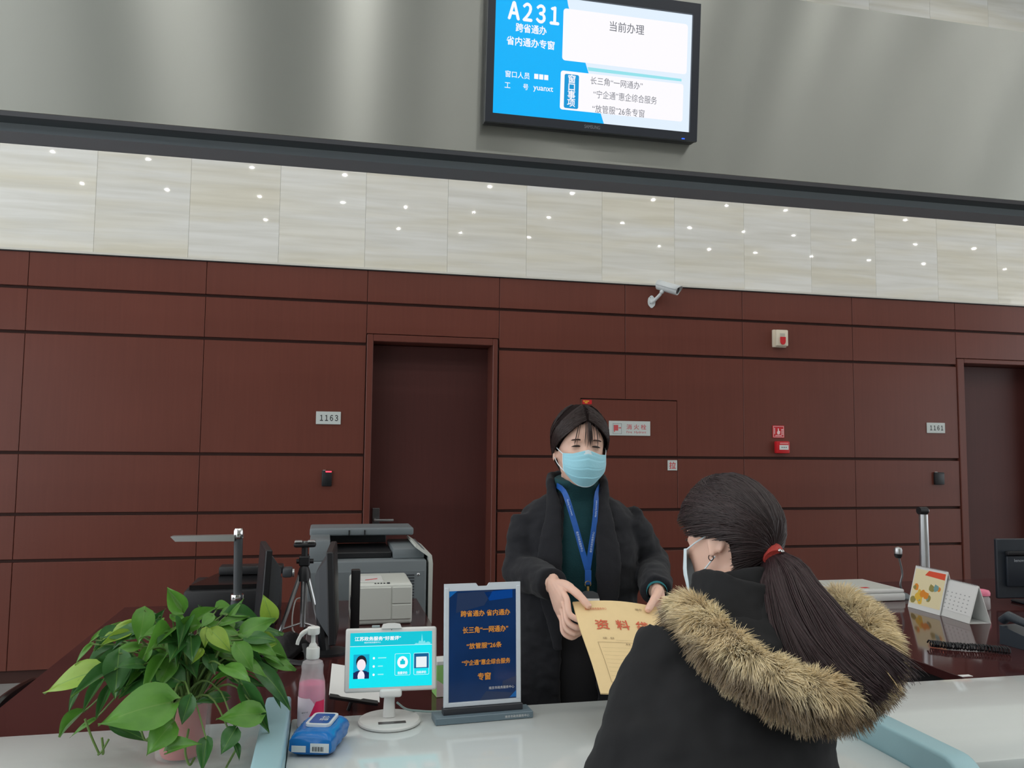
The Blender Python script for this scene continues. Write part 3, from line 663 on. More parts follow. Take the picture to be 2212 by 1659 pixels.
blob('button_disc', .64, .56, .065, .11, .0012, E_WHITE); tb('button_icon', .61, .53, .67, .60, .0014, E_T2, .0015); tb('button_icon', .627, .50, .653, .53, .0014, E_T2)
tb('code_card', .78, .41, .96, .68, .0013, em('card_blue', S(0, 96, 150), .9)); tb('code_placeholder', .805, .47, .935, .665, .0015, em('card_white', S(232, 240, 244), 1.0))
tt('我要评价', .64, .755, .12, .05, E_WHITE, .02); tt('扫码评价', .87, .755, .12, .05, E_WHITE, .02)
MB().ell((0, sy1+.006, .0004), (.0012, .0012, .0005), 8, 4, Mtab).build('front_camera', BLACK, r, True)
cb = smoothpath([(bx+.02, by+.012, CT+.045), (bx+.045, by+.03, CT+.022), (bx+.08, by+.04, CT+.012), (bx+.13, by+.045, CT+.006), (bx+.22, by+.05, CT+.005)], 6)
MB().tube(cb, .0028, 8).build('power_cable', mat('grey_cable', S(150, 172, 170), .4), r, True)

# ------------------------------------------------------------------ notice stand
A = PZ(941, 1569, CT); B = PZ(1152, 1551, CT); A.z = B.z = CT
ex = B-A; bl = ex.length; ex.normalize(); ey = Vector((-ex.y, ex.x, 0)); o = (A+B)/2 + ey*.03
r = thing('notice_stand', 'blue notice with orange characters in a white frame on grey base', 'sign', o[:])
Ms = frame(o, ex, ey, (0, 0, 1)); BASEG = mat('slate_grey_plastic', S(104, 122, 132), .4)
MB().box(-bl/2, bl/2, -.03, .03, .0005, .018, .0015, 1, Ms).build('base', BASEG, r, True)
MB().box(-bl*.41, bl*.41, -.012, .012, .018, .034, .001, 1, Ms).build('slot_bar', mat('dark_slot', S(50, 52, 58), .3), r, True)
Fb = frame(o + ey*.0 + Vector((0, 0, .034)), ex, Vector((0, 0, 1))*math.cos(.05)+ey*math.sin(.05), -ey)
pm = F_PX/CF.dot(o-CAM); BW = 172/pm/2; BH = 258/pm
FRM = mat('pale_frame_plastic', S(206, 214, 222), .25)
n0 = .018
out = [(-BW, 0), (BW, 0), (BW, BH), (n0, BH), (n0-.006, BH-.008), (-n0+.006, BH-.008), (-n0, BH), (-BW, BH)]
MB().prism(out, -.004, .002, Fb).build('frame', FRM, r, True, smooth=0)
bd = MB()
for q in ((-BW+.001, BW-.001, .001, .011), (-BW+.001, -BW+.0115, .011, BH-.009), (BW-.0115, BW-.001, .011, BH-.009)): bd.box(q[0], q[1], q[2], q[3], .002, .0045, .0006, 1, Fb)
bd.build('frame_rim', FRM, r, True)
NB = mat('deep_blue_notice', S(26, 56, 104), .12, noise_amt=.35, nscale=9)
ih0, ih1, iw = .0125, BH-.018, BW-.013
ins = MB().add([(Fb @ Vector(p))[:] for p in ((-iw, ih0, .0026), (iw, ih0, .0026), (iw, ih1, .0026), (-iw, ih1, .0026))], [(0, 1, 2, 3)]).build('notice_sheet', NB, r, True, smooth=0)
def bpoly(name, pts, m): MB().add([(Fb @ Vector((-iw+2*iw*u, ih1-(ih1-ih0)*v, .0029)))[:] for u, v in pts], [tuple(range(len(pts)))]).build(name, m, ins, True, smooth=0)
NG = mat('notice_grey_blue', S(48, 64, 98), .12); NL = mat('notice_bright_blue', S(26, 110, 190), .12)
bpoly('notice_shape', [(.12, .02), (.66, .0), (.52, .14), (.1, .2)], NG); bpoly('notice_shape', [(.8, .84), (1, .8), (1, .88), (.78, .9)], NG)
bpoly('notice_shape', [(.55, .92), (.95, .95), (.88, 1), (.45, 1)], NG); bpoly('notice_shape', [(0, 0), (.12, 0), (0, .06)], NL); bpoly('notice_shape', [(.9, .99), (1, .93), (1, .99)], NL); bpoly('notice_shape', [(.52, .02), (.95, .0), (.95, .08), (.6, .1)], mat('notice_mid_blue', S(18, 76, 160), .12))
ORG = mat('orange_print', S(226, 150, 62), .5)
for s, u, v, w_, h_ in (('跨省通办 省内通办', .54, .21, .74, .055), ('长三角“一网通办”', .54, .36, .68, .058), ('“放管服”26条', .52, .505, .52, .052), ('“宁企通”惠企综合服务', .55, .655, .72, .048), ('专窗', .52, .785, .19, .065)):
    text('lettering', s, Fb, ORG, ins, w_*2*iw, h_*(ih1-ih0), -iw+2*iw*u, ih1-(ih1-ih0)*v, .03, lift=.0034)
text('lettering', '南京市政务服务中心', Fb, PAPER, ins, .38*2*iw, .026*(ih1-ih0), -iw+2*iw*.78, ih1-(ih1-ih0)*.895, .0, lift=.0034)
Mb2 = frame(o-ey*.03+Vector((0, 0, .009)), ex, (0, 0, 1), -ey); text('lettering', '南京市政务服务中心', Mb2, PAPER, r, .065, .0065, bl*.33, 0, .0, lift=.0006)
# ------------------------------------------------------------------ equipment on the left desk
# black multi-function printer behind the plant
c = PZ(500, 1345, DT); YB = 3.5
L_, R_ = PY(395, 1290, YB), PY(600, 1290, YB); zt = PY(470, 1275, YB).z
r = thing('multifunction_printer', 'low black multifunction printer with glossy dusty lid behind the plant', 'printer', ((L_.x+R_.x)/2, YB+.16, DT))
MB().box(L_.x, R_.x, YB, YB+.36, DT+.0005, zt, .012, 2).build('body', BLACK, r, True)
lid = MB().prism([(L_.x+.02, YB+.02), (R_.x-.06, YB+.02), (R_.x-.02, YB+.3), (L_.x+.09, YB+.34)], zt+.0005, zt+.018); lid.build('scanner_lid', BLACKG, r, True, smooth=0)
MB().box(L_.x+.1, R_.x+.005, YB+.26, YB+.35, zt+.0185, zt+.055, .008, 2).build('document_feeder', BLACK, r, True)
MB().box(R_.x+.004, R_.x+.045, YB+.24, YB+.31, zt+.005, zt+.045, .008, 2).build('side_roller', DGREY, r, True)
MB().tube([(R_.x+.046, YB+.245, zt+.025), (R_.x+.054, YB+.245, zt+.025)], .018, 16).build('roller_cap', ALU, r, True)

# document camera, left
def P3(x, y, Y): return PY(x, y, Y)
YD = 3.0; b = P3(513, 1290, YD)
r = thing('document_camera', 'slim black document camera with flat grey arm behind the plant', 'document camera', (b.x, YD, DT))
top = P3(516, 1131, YD); x0 = b.x
MB().box(x0-.07, x0+.07, YD-.05, YD+.11, DT+.0005, DT+.018, .006, 2).build('base', BLACK, r, True)
pole = MB().tube([(x0-.006, YD, DT+.018), (x0-.002, YD, b.z-.02), (x0, YD, b.z)], [.021, .02, .019], 16, flat=(1, .8)); pole.tube([(x0, YD, b.z), (top.x, YD, top.z-.05)], [.014, .015], 16, flat=(1, .8)); pole.build('column', STEELD if False else DGREY, r, True)
MB().lathe([(.021, 0), (.0215, .002), (.0215, .016), (.021, .018)], (x0-.001, YD, b.z-.008), 20).build('collar_ring', CHROME, r, True)
MB().lathe([(.0155, 0), (.017, .003), (.017, .026), (.013, .034), (.002, .036)], (top.x, YD, top.z-.05), 20).build('top_cap', CHROME, r, True)
a0_, a1_ = P3(508, 1161, YD), P3(405, 1162, YD)
ar = MB().prism([(0, -.011), (.19, -.01), (.206, .006), (.2, .008), (0, .01)], -.02, .012, frame(a0_, a1_-a0_, (0, 0, 1), (0, -1, 0) if False else (a1_-a0_).cross(Vector((0, 0, 1))))); ar.build('camera_arm', ALU, r, True, smooth=0)

# monitors seen almost edge-on
def edge_monitor(label, foot_px, top_px, bot_px, Y, yaw, width=.42, bulge=True, facing=1):
    """facing +1: screen faces +x before yaw"""
    t, q = PY(*top_px, Y), PY(*bot_px, Y); x = (t.x+q.x)/2; h = t.z-q.z
    r = thing('monitor', label, 'monitor', (x, Y, DT), yaw)
    lean = .05*facing
    M = Matrix.Translation((0, 0, q.z-DT)) @ Matrix.Rotation(-lean, 4, 'Y')
    MB().box(-.012, .012, -width/2, width/2, 0, h, .004, 1, M).build('screen_panel', BLACK, r)
    if bulge:
        s = -facing
        MB().loft([[(s*d, y, z) for y, z in ((-a, -b), (a, -b), (a, b), (-a, b))] for d, a, b in ((.012, width*.42, h*.42), (.04, width*.3, h*.3), (.055, width*.25, h*.22))], M=M @ Matrix.Translation((0, 0, h*.5))).build('rear_bulge', DGREY, r, smooth=0)
    MB().tube([(-facing*.03, 0, .008), (-facing*.05, 0, q.z-DT+h*.35)], [.02, .018], 10, flat=(1, 1.4)).build('stand_neck', BLACK, r)
    MB().lathe([(.07, .0005), (.07, .008), (.03, .014)], (-facing*.02, 0, 0), 24).build('stand_foot', BLACK, r)
    MB().box(facing*.0121, facing*.0128, -width/2+.012, width/2-.012, .014, h-.012, 0, 1, M).build('display', BLACK, r, smooth=0) if facing > 0 else MB().box(-.0128, -.0121, -width/2+.012, width/2-.012, .014, h-.012, 0, 1, M).build('display', BLACK, r, smooth=0)
    return r
edge_monitor('black monitor turned edge-on beside the document camera', None, (568, 1178), (560, 1345), 3.28, math.radians(8), .3, True, -1)
edge_monitor('black monitor turned edge-on in front of the grey copier', None, (722, 1180), (726, 1372), 3.0, math.radians(-3), .32, True, 1)
# slim black stand in front of the small white printer
t, q = PY(769, 1230, 3.12), PZ(770, 1352, DT); YS = 3.12
r = thing('slim_scanner_stand', 'tall slim black stand in front of the small white printer', 'device', (t.x, YS, DT))
MB().box(t.x-.016, t.x+.016, YS-.02, YS+.02, DT+.02, t.z, .004, 2).build('upright', BLACK, r, True)
MB().prism([(-.03, 0), (.03, 0), (.02, .04), (-.016, .04)], -.05, .05, frame((t.x, YS, DT+.0005), (1, 0, 0), (0, 0, 1), (0, -1, 0))).build('foot', BLACK, r, True, smooth=0)

# small tripod
YT = 3.3; hd = PY(657, 1238, YT); r = thing('mini_tripod', 'small silver-legged camera tripod standing on the staff desk', 'tripod', (hd.x, YT, DT))
ct = MB().tube([(hd.x, YT, DT+.03), (hd.x, YT, hd.z)], .011, 12); ct.build('centre_column', ALU, r, True)
for k, (dx, dy) in enumerate(((-.085, -.04), (.07, -.03), (.01, .09))):
    MB().tube([(hd.x+dx*.16, YT+dy*.16, hd.z-.005), (hd.x+dx, YT+dy, DT+.006)], [.009, .0075], 10).build('leg', ALU, r, True)
    MB().tube([(hd.x+dx*1.0, YT+dy*1.0, DT+.008), (hd.x+dx*1.04, YT+dy*1.04, DT+.0005)], .0085, 8).build('foot', BLACK, r, True)
    MB().tube([(hd.x, YT, DT+.045), (hd.x+dx*.85, YT+dy*.85, DT+.03)], .004, 6).build('brace', ALU, r, True)
tp = PY(657, 1168, YT)
MB().lathe([(.014, -.03), (.026, -.028), (.024, .0), (.018, .02), (.013, .03)], (hd.x, YT, hd.z), 16).build('shoulder', BLACK, r, True)
hb = MB(); hb.box(-.02, .02, -.018, .018, .028, .065, .004, 1); hb.tube([(-.03, 0, .045), (.034, 0, .045)], .009, 10); hb.tube([(0, 0, .06), (0, 0, tp.z-hd.z-.02)], .012, 10)
hb.v = [(a+hd.x, b_+YT, c_+hd.z) for a, b_, c_ in hb.v]; hb.build('pan_head', BLACK, r, True)
MB().box(hd.x-.042, hd.x+.042, YT-.022, YT+.022, tp.z-.024, tp.z-.006, .008, 2).build('top_plate', BLACK, r, True)
cl = MB()
for dx in (-.024, .024): cl.box(hd.x+dx-.014, hd.x+dx+.014, YT-.024, YT+.012, tp.z-.0058, tp.z+.002, .002, 1)
cl.lathe([(.012, 0), (.012, .004), (.002, .005)], (hd.x, YT, tp.z-.0055), 12); cl.build('clamp_jaw', ALU, r, True)
wc = smoothpath([(hd.x-.005, YT+.05, DT+.13), (hd.x-.03, YT+.05, DT+.12), (hd.x-.04, YT+.03, DT+.07), (hd.x-.038, YT+.02, DT+.02), (hd.x-.03, YT+.02, DT+.004)], 6)
MB().tube(wc, .0028, 8).build('white_cable', WHITE, r, True)

# slumped black bag
g = PZ(680, 1395, DT); r = thing('black_bag', 'slumped black fabric bag lying in front of the tripod', 'bag', (g.x-.11, 3.0, DT))
bgm = MB()
def bagf():
    rings = []
    for k in range(15):
        t = k/14; y = -.13+.26*t; hgt = (.075+.02*math.sin(7*t))*(math.sin(PI*min(.98, max(.02, t))))**.5; wd_ = .09*(math.sin(PI*min(.98, max(.02, t))))**.4
        rings.append([(wd_*math.cos(a)*(1+.08*math.sin(3*a+6*t)), y+.02*math.cos(2*a), .0006+max(0, hgt*(.5+.5*math.sin(a)))*(1+.12*math.sin(4*a+9*t))) for a in [2*PI*j/26 for j in range(26)]])
    return rings
bgm.loft(bagf(), M=Matrix.Translation((g.x-.11, 3.0, DT))); bgm.build('bag_body', mat('black_nylon', S(28, 26, 28), .55, bump=.5, bscale=70), r, True, 70)
MB().tube(smoothpath([(g.x-.15, 2.93, DT+.07), (g.x-.12, 2.87, DT+.03), (g.x-.06, 2.85, DT+.01), (g.x-.02, 2.87, DT+.01), (g.x-.03, 2.93, DT+.05)], 6), .008, 8, flat=(1.6, .4)).build('strap', BLACK, r, True)
# little red-white packet and a pen
g = PZ(710, 1396, DT); r = thing('red_packet', 'tiny red and white packet by the foot of the monitor', 'packet', (g.x, g.y, DT)); M = frame((g.x, g.y, DT), (1, -.15, 0), (.15, 1, 0), (0, 0, 1))
MB().box(-.014, .014, -.006, .006, .0005, .03, .002, 1, M).build('packet_body', WHITE, r, True); MB().box(-.002, .0143, -.0064, .0064, .004, .026, 0, 1, M).build('red_face', RED, r, True, smooth=0)
a_, b_ = PZ(722, 1402, DT), PZ(745, 1407, DT); a_.z = b_.z = DT+.0045
r = thing('white_pen', 'white pen lying on the desk behind the tablet', 'pen', ((a_+b_)/2)[:]); MB().tube([a_, b_], .004, 8).build('barrel', WHITE, r, True); MB().tube([b_, b_+(b_-a_).normalized()*.012], [.0035, .001], 8).build('tip', STEELD, r, True)
# document clip board with white sheet
A, B = PZ(712, 1518, DT+.02), PZ(795, 1536, DT+.02); A = PY(712, 1502, 2.33); B = PY(792, 1514, 2.33); Cc = PY(752, 1440, 2.5)
ex = (B-A).normalized(); up_ = (Cc-A); up_ = (up_-ex*up_.dot(ex)); hh = up_.length; up_.normalize(); nn = ex.cross(up_)
r = thing('copy_holder', 'white sheet propped on a black-clipped copy holder behind the tablet', 'copy holder', (A.x, 2.36, DT)); M = frame(A, ex, up_, nn); WL = (B-A).length
MB().box(-.002, WL*1.35, 0, hh, 0, .002, 0, 1, M).build('sheet', PAPER, r, True, smooth=0)
cl = MB(); cl.prism([(0, -.012), (WL*1.3, -.012), (WL*1.3, .004), (WL*.9, .004), (WL*.82, -.004), (WL*.3, -.004), (WL*.22, .004), (0, .004)], -.004, .0035, M); cl.build('clip_rail', BLACK, r, True, smooth=0)
bk = MB().tube([M @ Vector((WL*.6, hh*.85, -.003)), (A.x+.06, 2.62, DT+.006)], .005, 8); bk.tube([M @ Vector((WL*.6, -.008, -.004)), (A.x+.05, 2.33, DT+.006)], .005, 8); bk.build('prop_leg', BLACK, r, True)
# green carton behind the notice
g = PY(951, 1505, 2.42); zt = PY(951, 1428, 2.42).z; r = thing('green_carton', 'small green and white carton behind the notice stand', 'box', (g.x+.035, 2.45, DT)); M = frame((g.x+.035, 2.45, DT), (1, .1, 0), (-.1, 1, 0), (0, 0, 1))
MB().box(-.05, .05, -.03, .03, .0005, zt-DT-.012, .001, 1, M).build('carton_body', mat('light_green_card', S(150, 205, 120), .5), r, True); MB().box(-.05, .05, -.03, .03, zt-DT-.0115, zt-DT, .001, 1, M).build('carton_top', WHITE, r, True)
MB().prism([(-.05, 0.002), (.02, 0.002), (-.05, .05)], .0301, .0306, frame((g.x+.035, 2.45, DT), (1, .1, 0), (0, 0, 1), (.1, -1, 0))).build('carton_corner', mat('pale_pink_card', S(214, 200, 200), .5), r, True, smooth=0)

# small white laser printer
YP = 3.42; a = PY(757, 1350, YP); b = PY(890, 1345, YP); zt = PY(820, 1262, YP).z; x0, x1 = a.x, b.x; dp = .3
r = thing('laser_printer', 'small white desktop laser printer in front of the grey copier', 'printer', ((x0+x1)/2, YP+dp/2, DT))
xs = x0-.0; 
MB().box(xs, x1, YP, YP+dp, DT+.0005, zt, .012, 3).build('body', OFFW, r, True)
xm = x0+(x1-x0)*.66
MB().box(xs+.006, xm-.002, YP-.004, YP+.002, DT+.02, zt-.012, .003, 1).build('front_door', OFFW, r, True)
zm = DT+(zt-DT)*.5
MB().box(xm+.001, x1-.004, YP-.004, YP+.002, zm+.001, zt-.012, .003, 1).build('access_panel', OFFW, r, True); MB().box(xm+.001, x1-.004, YP-.004, YP+.002, DT+.02, zm-.001, .003, 1).build('access_panel', OFFW, r, True)
MB().box(xs+.02, xm-.03, YP+.05, YP+.2, zt, zt+.004, .002, 1).build('output_tray', WHITE, r, True)
bt = MB()
for k in range(4): bt.box(xm-.07+k*.012, xm-.063+k*.012, YP+.01, YP+.016, zt, zt+.003)
bt.box(xm-.02, xm-.008, YP+.008, YP+.018, zt, zt+.004); bt.build('button', DGREY, r, True)
vt = MB()
for k in range(8): vt.box(xs-.0012, xs+.001, YP+.03, YP+.1, zt-.06-k*.006, zt-.057-k*.006)
vt.build('side_vent', DGREY, r, True)
MB().prism([(0, 0), (.05, .03), (.048, .034), (-.002, .004)], zt+.0042, zt+.006, Matrix.Translation((xs+.06, YP+.08, 0))).build('red_stripe', RED, r, True, smooth=0)

# large grey copier standing on the floor
YC = 4.12; xl, xr = PY(664, 1250, YC).x, PY(921, 1250, YC).x; zb_ = PY(800, 1212, YC).z; ztop = PY(790, 1158, YC).z
r = thing('office_copier', 'large grey office copier with white edge panel by the door', 'copier', ((xl+xr)/2, YC+.3, 0))
MB().box(xl, xr, YC, YC+.55, .05, zb_, .008, 2).build('body', GREYP, r, True)
MB().box(xl+.02, xr-.03, YC+.02, YC+.05, 0, .0495).build('plinth', BLACK, r, True)
MB().box(xl+.005, xl+(xr-xl)*.18, YC+.02, YC+.5, zb_+.0005, ztop-.02, .006, 2).build('left_riser', GREYP, r, True)
MB().box(xr-.16, xr-.005, YC+.06, YC+.5, zb_+.0005, zb_+.05, .006, 2).build('right_riser', GREYP, r, True)
MB().box(xl+(xr-xl)*.19, xr-.165, YC+.1, YC+.5, zb_+.0005, zb_+.03, .004, 1).build('output_tray', BLACK, r, True)
MB().box(xl+.0, xr-.035, YC+.3, YC+.54, ztop-.03, ztop+.01, .01, 3).build('scanner_head', GREYP, r, True)
MB().box(xl+.05, xr-.165, YC+.5, YC+.54, zb_+.031, ztop-.031, .004, 1).build('tray_back', DGREY, r, True)
wp = [(xr+.002, .1), (xr+.03, .16), (xr+.034, zb_-.02), (xr+.028, zb_+.02), (xr-.05, zb_+.07), (xr-.055, zb_+.06), (xr+.012, zb_+.012), (xr+.016, .17)]
MB().prism(wp, YC+.02, YC+.5, Matrix(((1, 0, 0, 0), (0, 0, 1, 0), (0, 1, 0, 0), (0, 0, 0, 1)))).build('edge_panel', OFFW, r, True, smooth=0)
MB().box(xl+.01, xl+(xr-xl)*.68, YC-.003, YC+.001, .3, zb_-.05, .001, 1).build('rear_cover', GREYP, r, True); MB().box(xl+(xr-xl)*.685, xr-.01, YC-.003, YC+.001, .3, zb_-.05, .001, 1).build('rear_cover', GREYP, r, True)
vt = MB()
for c_ in range(2):
    for k in range(9): vt.box(xr-.16+c_*.055, xr-.115+c_*.055, YC-.0045, YC-.0031, zb_-.075-k*.014, zb_-.068-k*.014)
for k in range(4): vt.box(xl+(xr-xl)*.7, xl+(xr-xl)*.78, YC-.0045, YC-.0031, zb_-.12-k*.014, zb_-.113-k*.014)
vt.build('vent_slot', DGREY, r, True, smooth=0)
sw = MB()
for x in (xl+.05, xl+(xr-xl)*.58, xl+(xr-xl)*.72, xr-.04): sw.ell((x, YC-.003, zb_-.07), (.008, .003, .008), 10, 5)
sw.build('screw', ALU, r, True)
sl = MB()
for x in (xl+(xr-xl)*.35, xl+(xr-xl)*.49): sl.box(x-.003, x+.003, YC+.295, YC+.2995, ztop-.028, ztop+.0)
sl.build('hinge_slot', BLACK, r, True)

# ------------------------------------------------------------------ right desk
A = PZ(1957, 1283, DT); zs = DT+.055
r = thing('flatbed_scanner', 'white flatbed scanner lying on the right desk behind the customer', 'scanner', (A.x-.23, A.y+.2, DT))
FR, NR, NL = PZ(1861, 1250, zs), PZ(1935, 1271, zs), PZ(1752, 1271, zs)
x1 = (FR.x+NR.x)/2+.02; x0 = x1-.36; y0, y1 = NR.y-.03, min(FR.y, NR.y+.42)
y1 = min(y1, 4.02)
MB().box(x0, x1, y0, y1, DT+.0005, zs-.018, .008, 2).build('bed', WHITE, r, True); MB().box(x0+.004, x1-.004, y0+.004, y1-.004, zs-.0175, zs, .006, 2).build('lid', WHITE, r, True)
MB().box(x0+.03, x1-.03, y0+.03, y1-.03, zs, zs+.002, .001, 1).build('lid_panel', OFFW, r, True); MB().box(x1-.2, x1-.16, y0+.05, y0+.075, zs+.002, zs+.0028).build('red_label', RED, r, True)
MB().box(x1-.34, x1-.325, y0-.002, y0+.001, DT+.012, DT+.022).build('button', GREYP, r, True)
# gooseneck microphone
b = PZ(1948, 1292, DT); t = PY(1940, 1192, b.y); r = thing('gooseneck_microphone', 'grey gooseneck microphone between the scanner and calendar', 'microphone', (b.x, b.y, DT))
MB().lathe([(.045, .0005), (.045, .006), (.03, .022), (.012, .028), (.008, .04)], (b.x, b.y, DT), 20).build('base', CHROME if False else GREYP, r, True)
zz = [DT+.035, DT+.07, DT+.12, t.z-.03]; MB().tube(smoothpath([(b.x, b.y, zz[0]), (b.x-.006, b.y, zz[1]), (b.x+.006, b.y, zz[2]), (t.x+.004, b.y, zz[3]), (t.x, b.y, t.z-.02)], 5), .005, 8).build('gooseneck', STEELD, r, True)
MB().lathe([(.012, -.03), (.017, -.022), (.019, -.01)], (t.x, b.y, t.z), 16).build('head_collar', BLACK, r, True); MB().lathe([(.019, -.0095), (.02, .01), (.016, .02), (.004, .025)], (t.x, b.y, t.z), 16, cap=True).build('head_mesh', ALU, r, True)
# document camera, right
b = PY(1998, 1235, 3.55); t = PY(1995, 1103, 3.55); r = thing('document_camera', 'silver cylindrical document camera standing behind the desk calendars', 'document camera', (b.x, 3.55, DT))
MB().lathe([(.06, .0005), (.06, .012), (.03, .02)], (b.x, 3.55, DT), 24).build('base', BLACK, r, True)
MB().tube([(b.x, 3.55, DT+.018), (b.x, 3.55, b.z-.02)], .024, 20).build('lower_column', GREYP, r, True); MB().tube([(b.x, 3.55, b.z-.0199), (b.x, 3.55, b.z+.012)], .0245, 20).build('collar', BLACK, r, True)
MB().tube([(b.x, 3.55, b.z+.0121), (t.x-.002, 3.55, t.z-.018)], [.023, .021], 20).build('column', ALU, r, True)
hm = MB().tube([(t.x-.028, 3.55, t.z), (t.x+.016, 3.55, t.z)], .0185, 16); hm.build('camera_head', BLACK, r, True); MB().tube([(t.x+.0161, 3.55, t.z), (t.x+.024, 3.55, t.z)], [.017, .012], 16).build('head_cap', CHROME, r, True)
# calendars
def calendar(label, TLp, TRp, BLp, BRp, Y, kind):
    BL, BR = PZ(*BLp, DT+.006), PZ(*BRp, DT+.006)
    ex = BR-BL; wd_ = ex.length; ex.normalize(); ey = Vector((-ex.y, ex.x, 0))
    r = thing('desk_calendar', label, 'calendar', ((BL+BR)/2+ey*.05)[:]); r.location.z = DT
    tl = PY(*TLp, BL.y+.03); h = tl.z-DT; dpt = .10
    topv = Vector((0, 0, h))+ey*.05; sl_ = topv.normalized(); n = ex.cross(sl_)
    O = Vector((BL.x, BL.y, DT+.0005))
    M = frame(O, ex, sl_, n); H = topv.length
    MB().box(0, wd_, 0, H, -.0012, .0012, 0, 1, M).build('front_board', WHITE, r, True, smooth=0)
    O2 = O+ey*dpt; sl2 = (O+topv-O2).normalized(); M2 = frame(O2, ex, sl2, ex.cross(sl2)); MB().box(0, wd_, 0, H, -.0012, .0012, 0, 1, M2).build('back_board', WHITE, r, True, smooth=0)
    MB().add([(O+ey*.003)[:], (O+ex*wd_+ey*.003)[:], (O+ex*wd_+ey*(dpt-.003))[:], (O+ey*(dpt-.003))[:]], [(0, 1, 2, 3)]).build('base_flap', WHITE, r, True, smooth=0)
    bd = MB()
    for k in range(22):
        x = wd_*(.06+.88*k/21); q = M @ Vector((x, H-.003, 0)); bd.tube([q+n*.004, q+sl_*.007, q-n*.006], .0009, 5)
    bd.build('wire_binding', STEELD, r, True)
    if kind == 'picture':
        MB().box(.006, wd_-.006, .022, H-.012, .0012, .0018, 0, 1, M).build('page', mat('cream_page', S(232, 220, 180), .6), r, True, smooth=0)
        MB().prism([(wd_*.45, H-.012), (wd_-.008, H-.012), (wd_-.008, H-.04), (wd_*.35, H-.035)], .0018, .0022, M).build('red_field', mat('orange_red_print', S(222, 84, 56), .6), r, True, smooth=0)
        cm = [mat('print_yellow', S(226, 184, 70), .6), mat('print_orange', S(222, 140, 50), .6), mat('print_olive', S(150, 140, 80), .6), mat('print_teal', S(120, 160, 160), .6)]
        rr = random.Random(3)
        for k in range(16):
            x, y, s_ = rr.uniform(.1, .88)*wd_, rr.uniform(.18, .6)*H, rr.uniform(.008, .024)
            MB().prism([(x+s_*math.cos(a)*rr.uniform(.7, 1.1), y+s_*math.sin(a)*rr.uniform(.7, 1.1)) for a in np.linspace(0, 2*PI, 9, endpoint=False)], .0018, .0020+k*2e-5, M).build('printed_picture', cm[k % 4], r, True, smooth=0)
    else:
        pg = MB().box(.004, wd_*.985, .03, H-.006, .0013, .0024, 0, 1, M).build('page', PAPER, r, True, smooth=0)
        text('lettering', '12', M, mat('pale_red_ink', S(196, 120, 120), .6), r, .016, .012, wd_*.12, H-.028, lift=.0028)
        g = MB(); GI = mat('pale_grey_print', S(176, 178, 178), .7)
        for a in range(5):
            for b_ in range(7): g.box(wd_*(.1+.12*b_), wd_*(.1+.12*b_)+.008, H-.055-a*.017, H-.05-a*.017, .0025, .0028, 0, 1, M)
        g.build('date_print', GI, r, True, smooth=0)
    return r
calendar('open desk calendar with colourful yellow and red picture page', (1967, 1220), (2030, 1228), (1961, 1308), (2030, 1327), 0, 'picture')
calendar('white desk calendar standing in front of the colourful picture calendar', (2035, 1246), (2105, 1262), (2018, 1322), (2094, 1345), 0, 'dates')
# jar with a pink lid
b = PZ(2133, 1318, DT); r = thing('glass_jar', 'clear jar with a pink lid beside the white calendar', 'jar', (b.x, b.y+.03, DT))
GL = bpy.data.materials.new('jar_glass'); GL.use_nodes = True; gp = GL.node_tree.nodes['Principled BSDF']; gp.inputs['Base Color'].default_value = (.85, .85, .87, 1); gp.inputs['Roughness'].default_value = .08; gp.inputs['Alpha'].default_value = .35
MB().lathe([(.002, .0005), (.032, .0005), (.035, .006), (.034, .05), (.028, .06)], (b.x, b.y+.03, DT), 24).build('jar_body', GL, r, True)
MB().lathe([(.029, .0605), (.034, .063), (.035, .075), (.03, .085), (.015, .089), (.001, .0895)], (b.x, b.y+.03, DT), 24).build('lid', mat('pink_plastic', S(232, 130, 158), .4), r, True)
MB().lathe([(.002, .003), (.028, .004), (.028, .02), (.001, .022)], (b.x, b.y+.03, DT), 20).build('contents', mat('dark_contents', S(120, 96, 98), .6), r, True)
# monitor seen from behind, right edge
t = PY(2152, 1164, 3.35); q = PY(2155, 1312, 3.35); q.z = max(q.z, DT+.03); W_ = .5; h = t.z-q.z
r = thing('monitor', 'black monitor seen from behind at the right edge of the desk', 'monitor', (t.x+W_/2, 3.35, DT)); 
M = frame((t.x, 3.35, q.z), (1, -.08, 0), (0, .02, 1), (-.08, -1, 0)); M = frame((t.x, 3.35, q.z), (1, -.08, 0), (0, 0, 1), Vector((1, -.08, 0)).cross(Vector((0, 0, 1))))
MON = mat('blue_black_plastic', S(34, 40, 48), .4)
MB().box(0, W_, 0, h, -.02, 0, .004, 1, M).build('rear_shell', MON, r, True); MB().box(.04, W_-.04, h*.2, h*.72, .0005, .02, .008, 2, M).build('rear_bulge', MON, r, True)
MB().box(.04, W_-.04, h*.73, h*.8, .0005, .028, .006, 2, M).build('rear_vent', BLACK, r, True)
text('brand_lettering', 'lenovo', M, mat('silver_print', S(150, 156, 162), .4), r, .062, .013, .105, h*.645, .02, lift=.0205)
MB().box(W_*.42, W_*.58, -(q.z-DT)+.0145, h*.3, .0205, .045, .004, 1, M).build('stand_neck', MON, r, True)
MB().box(W_*.25, W_*.75, -(q.z-DT)+.0005, -(q.z-DT)+.014, -.08, .14, .005, 1, M).build('stand_foot', MON, r, True)
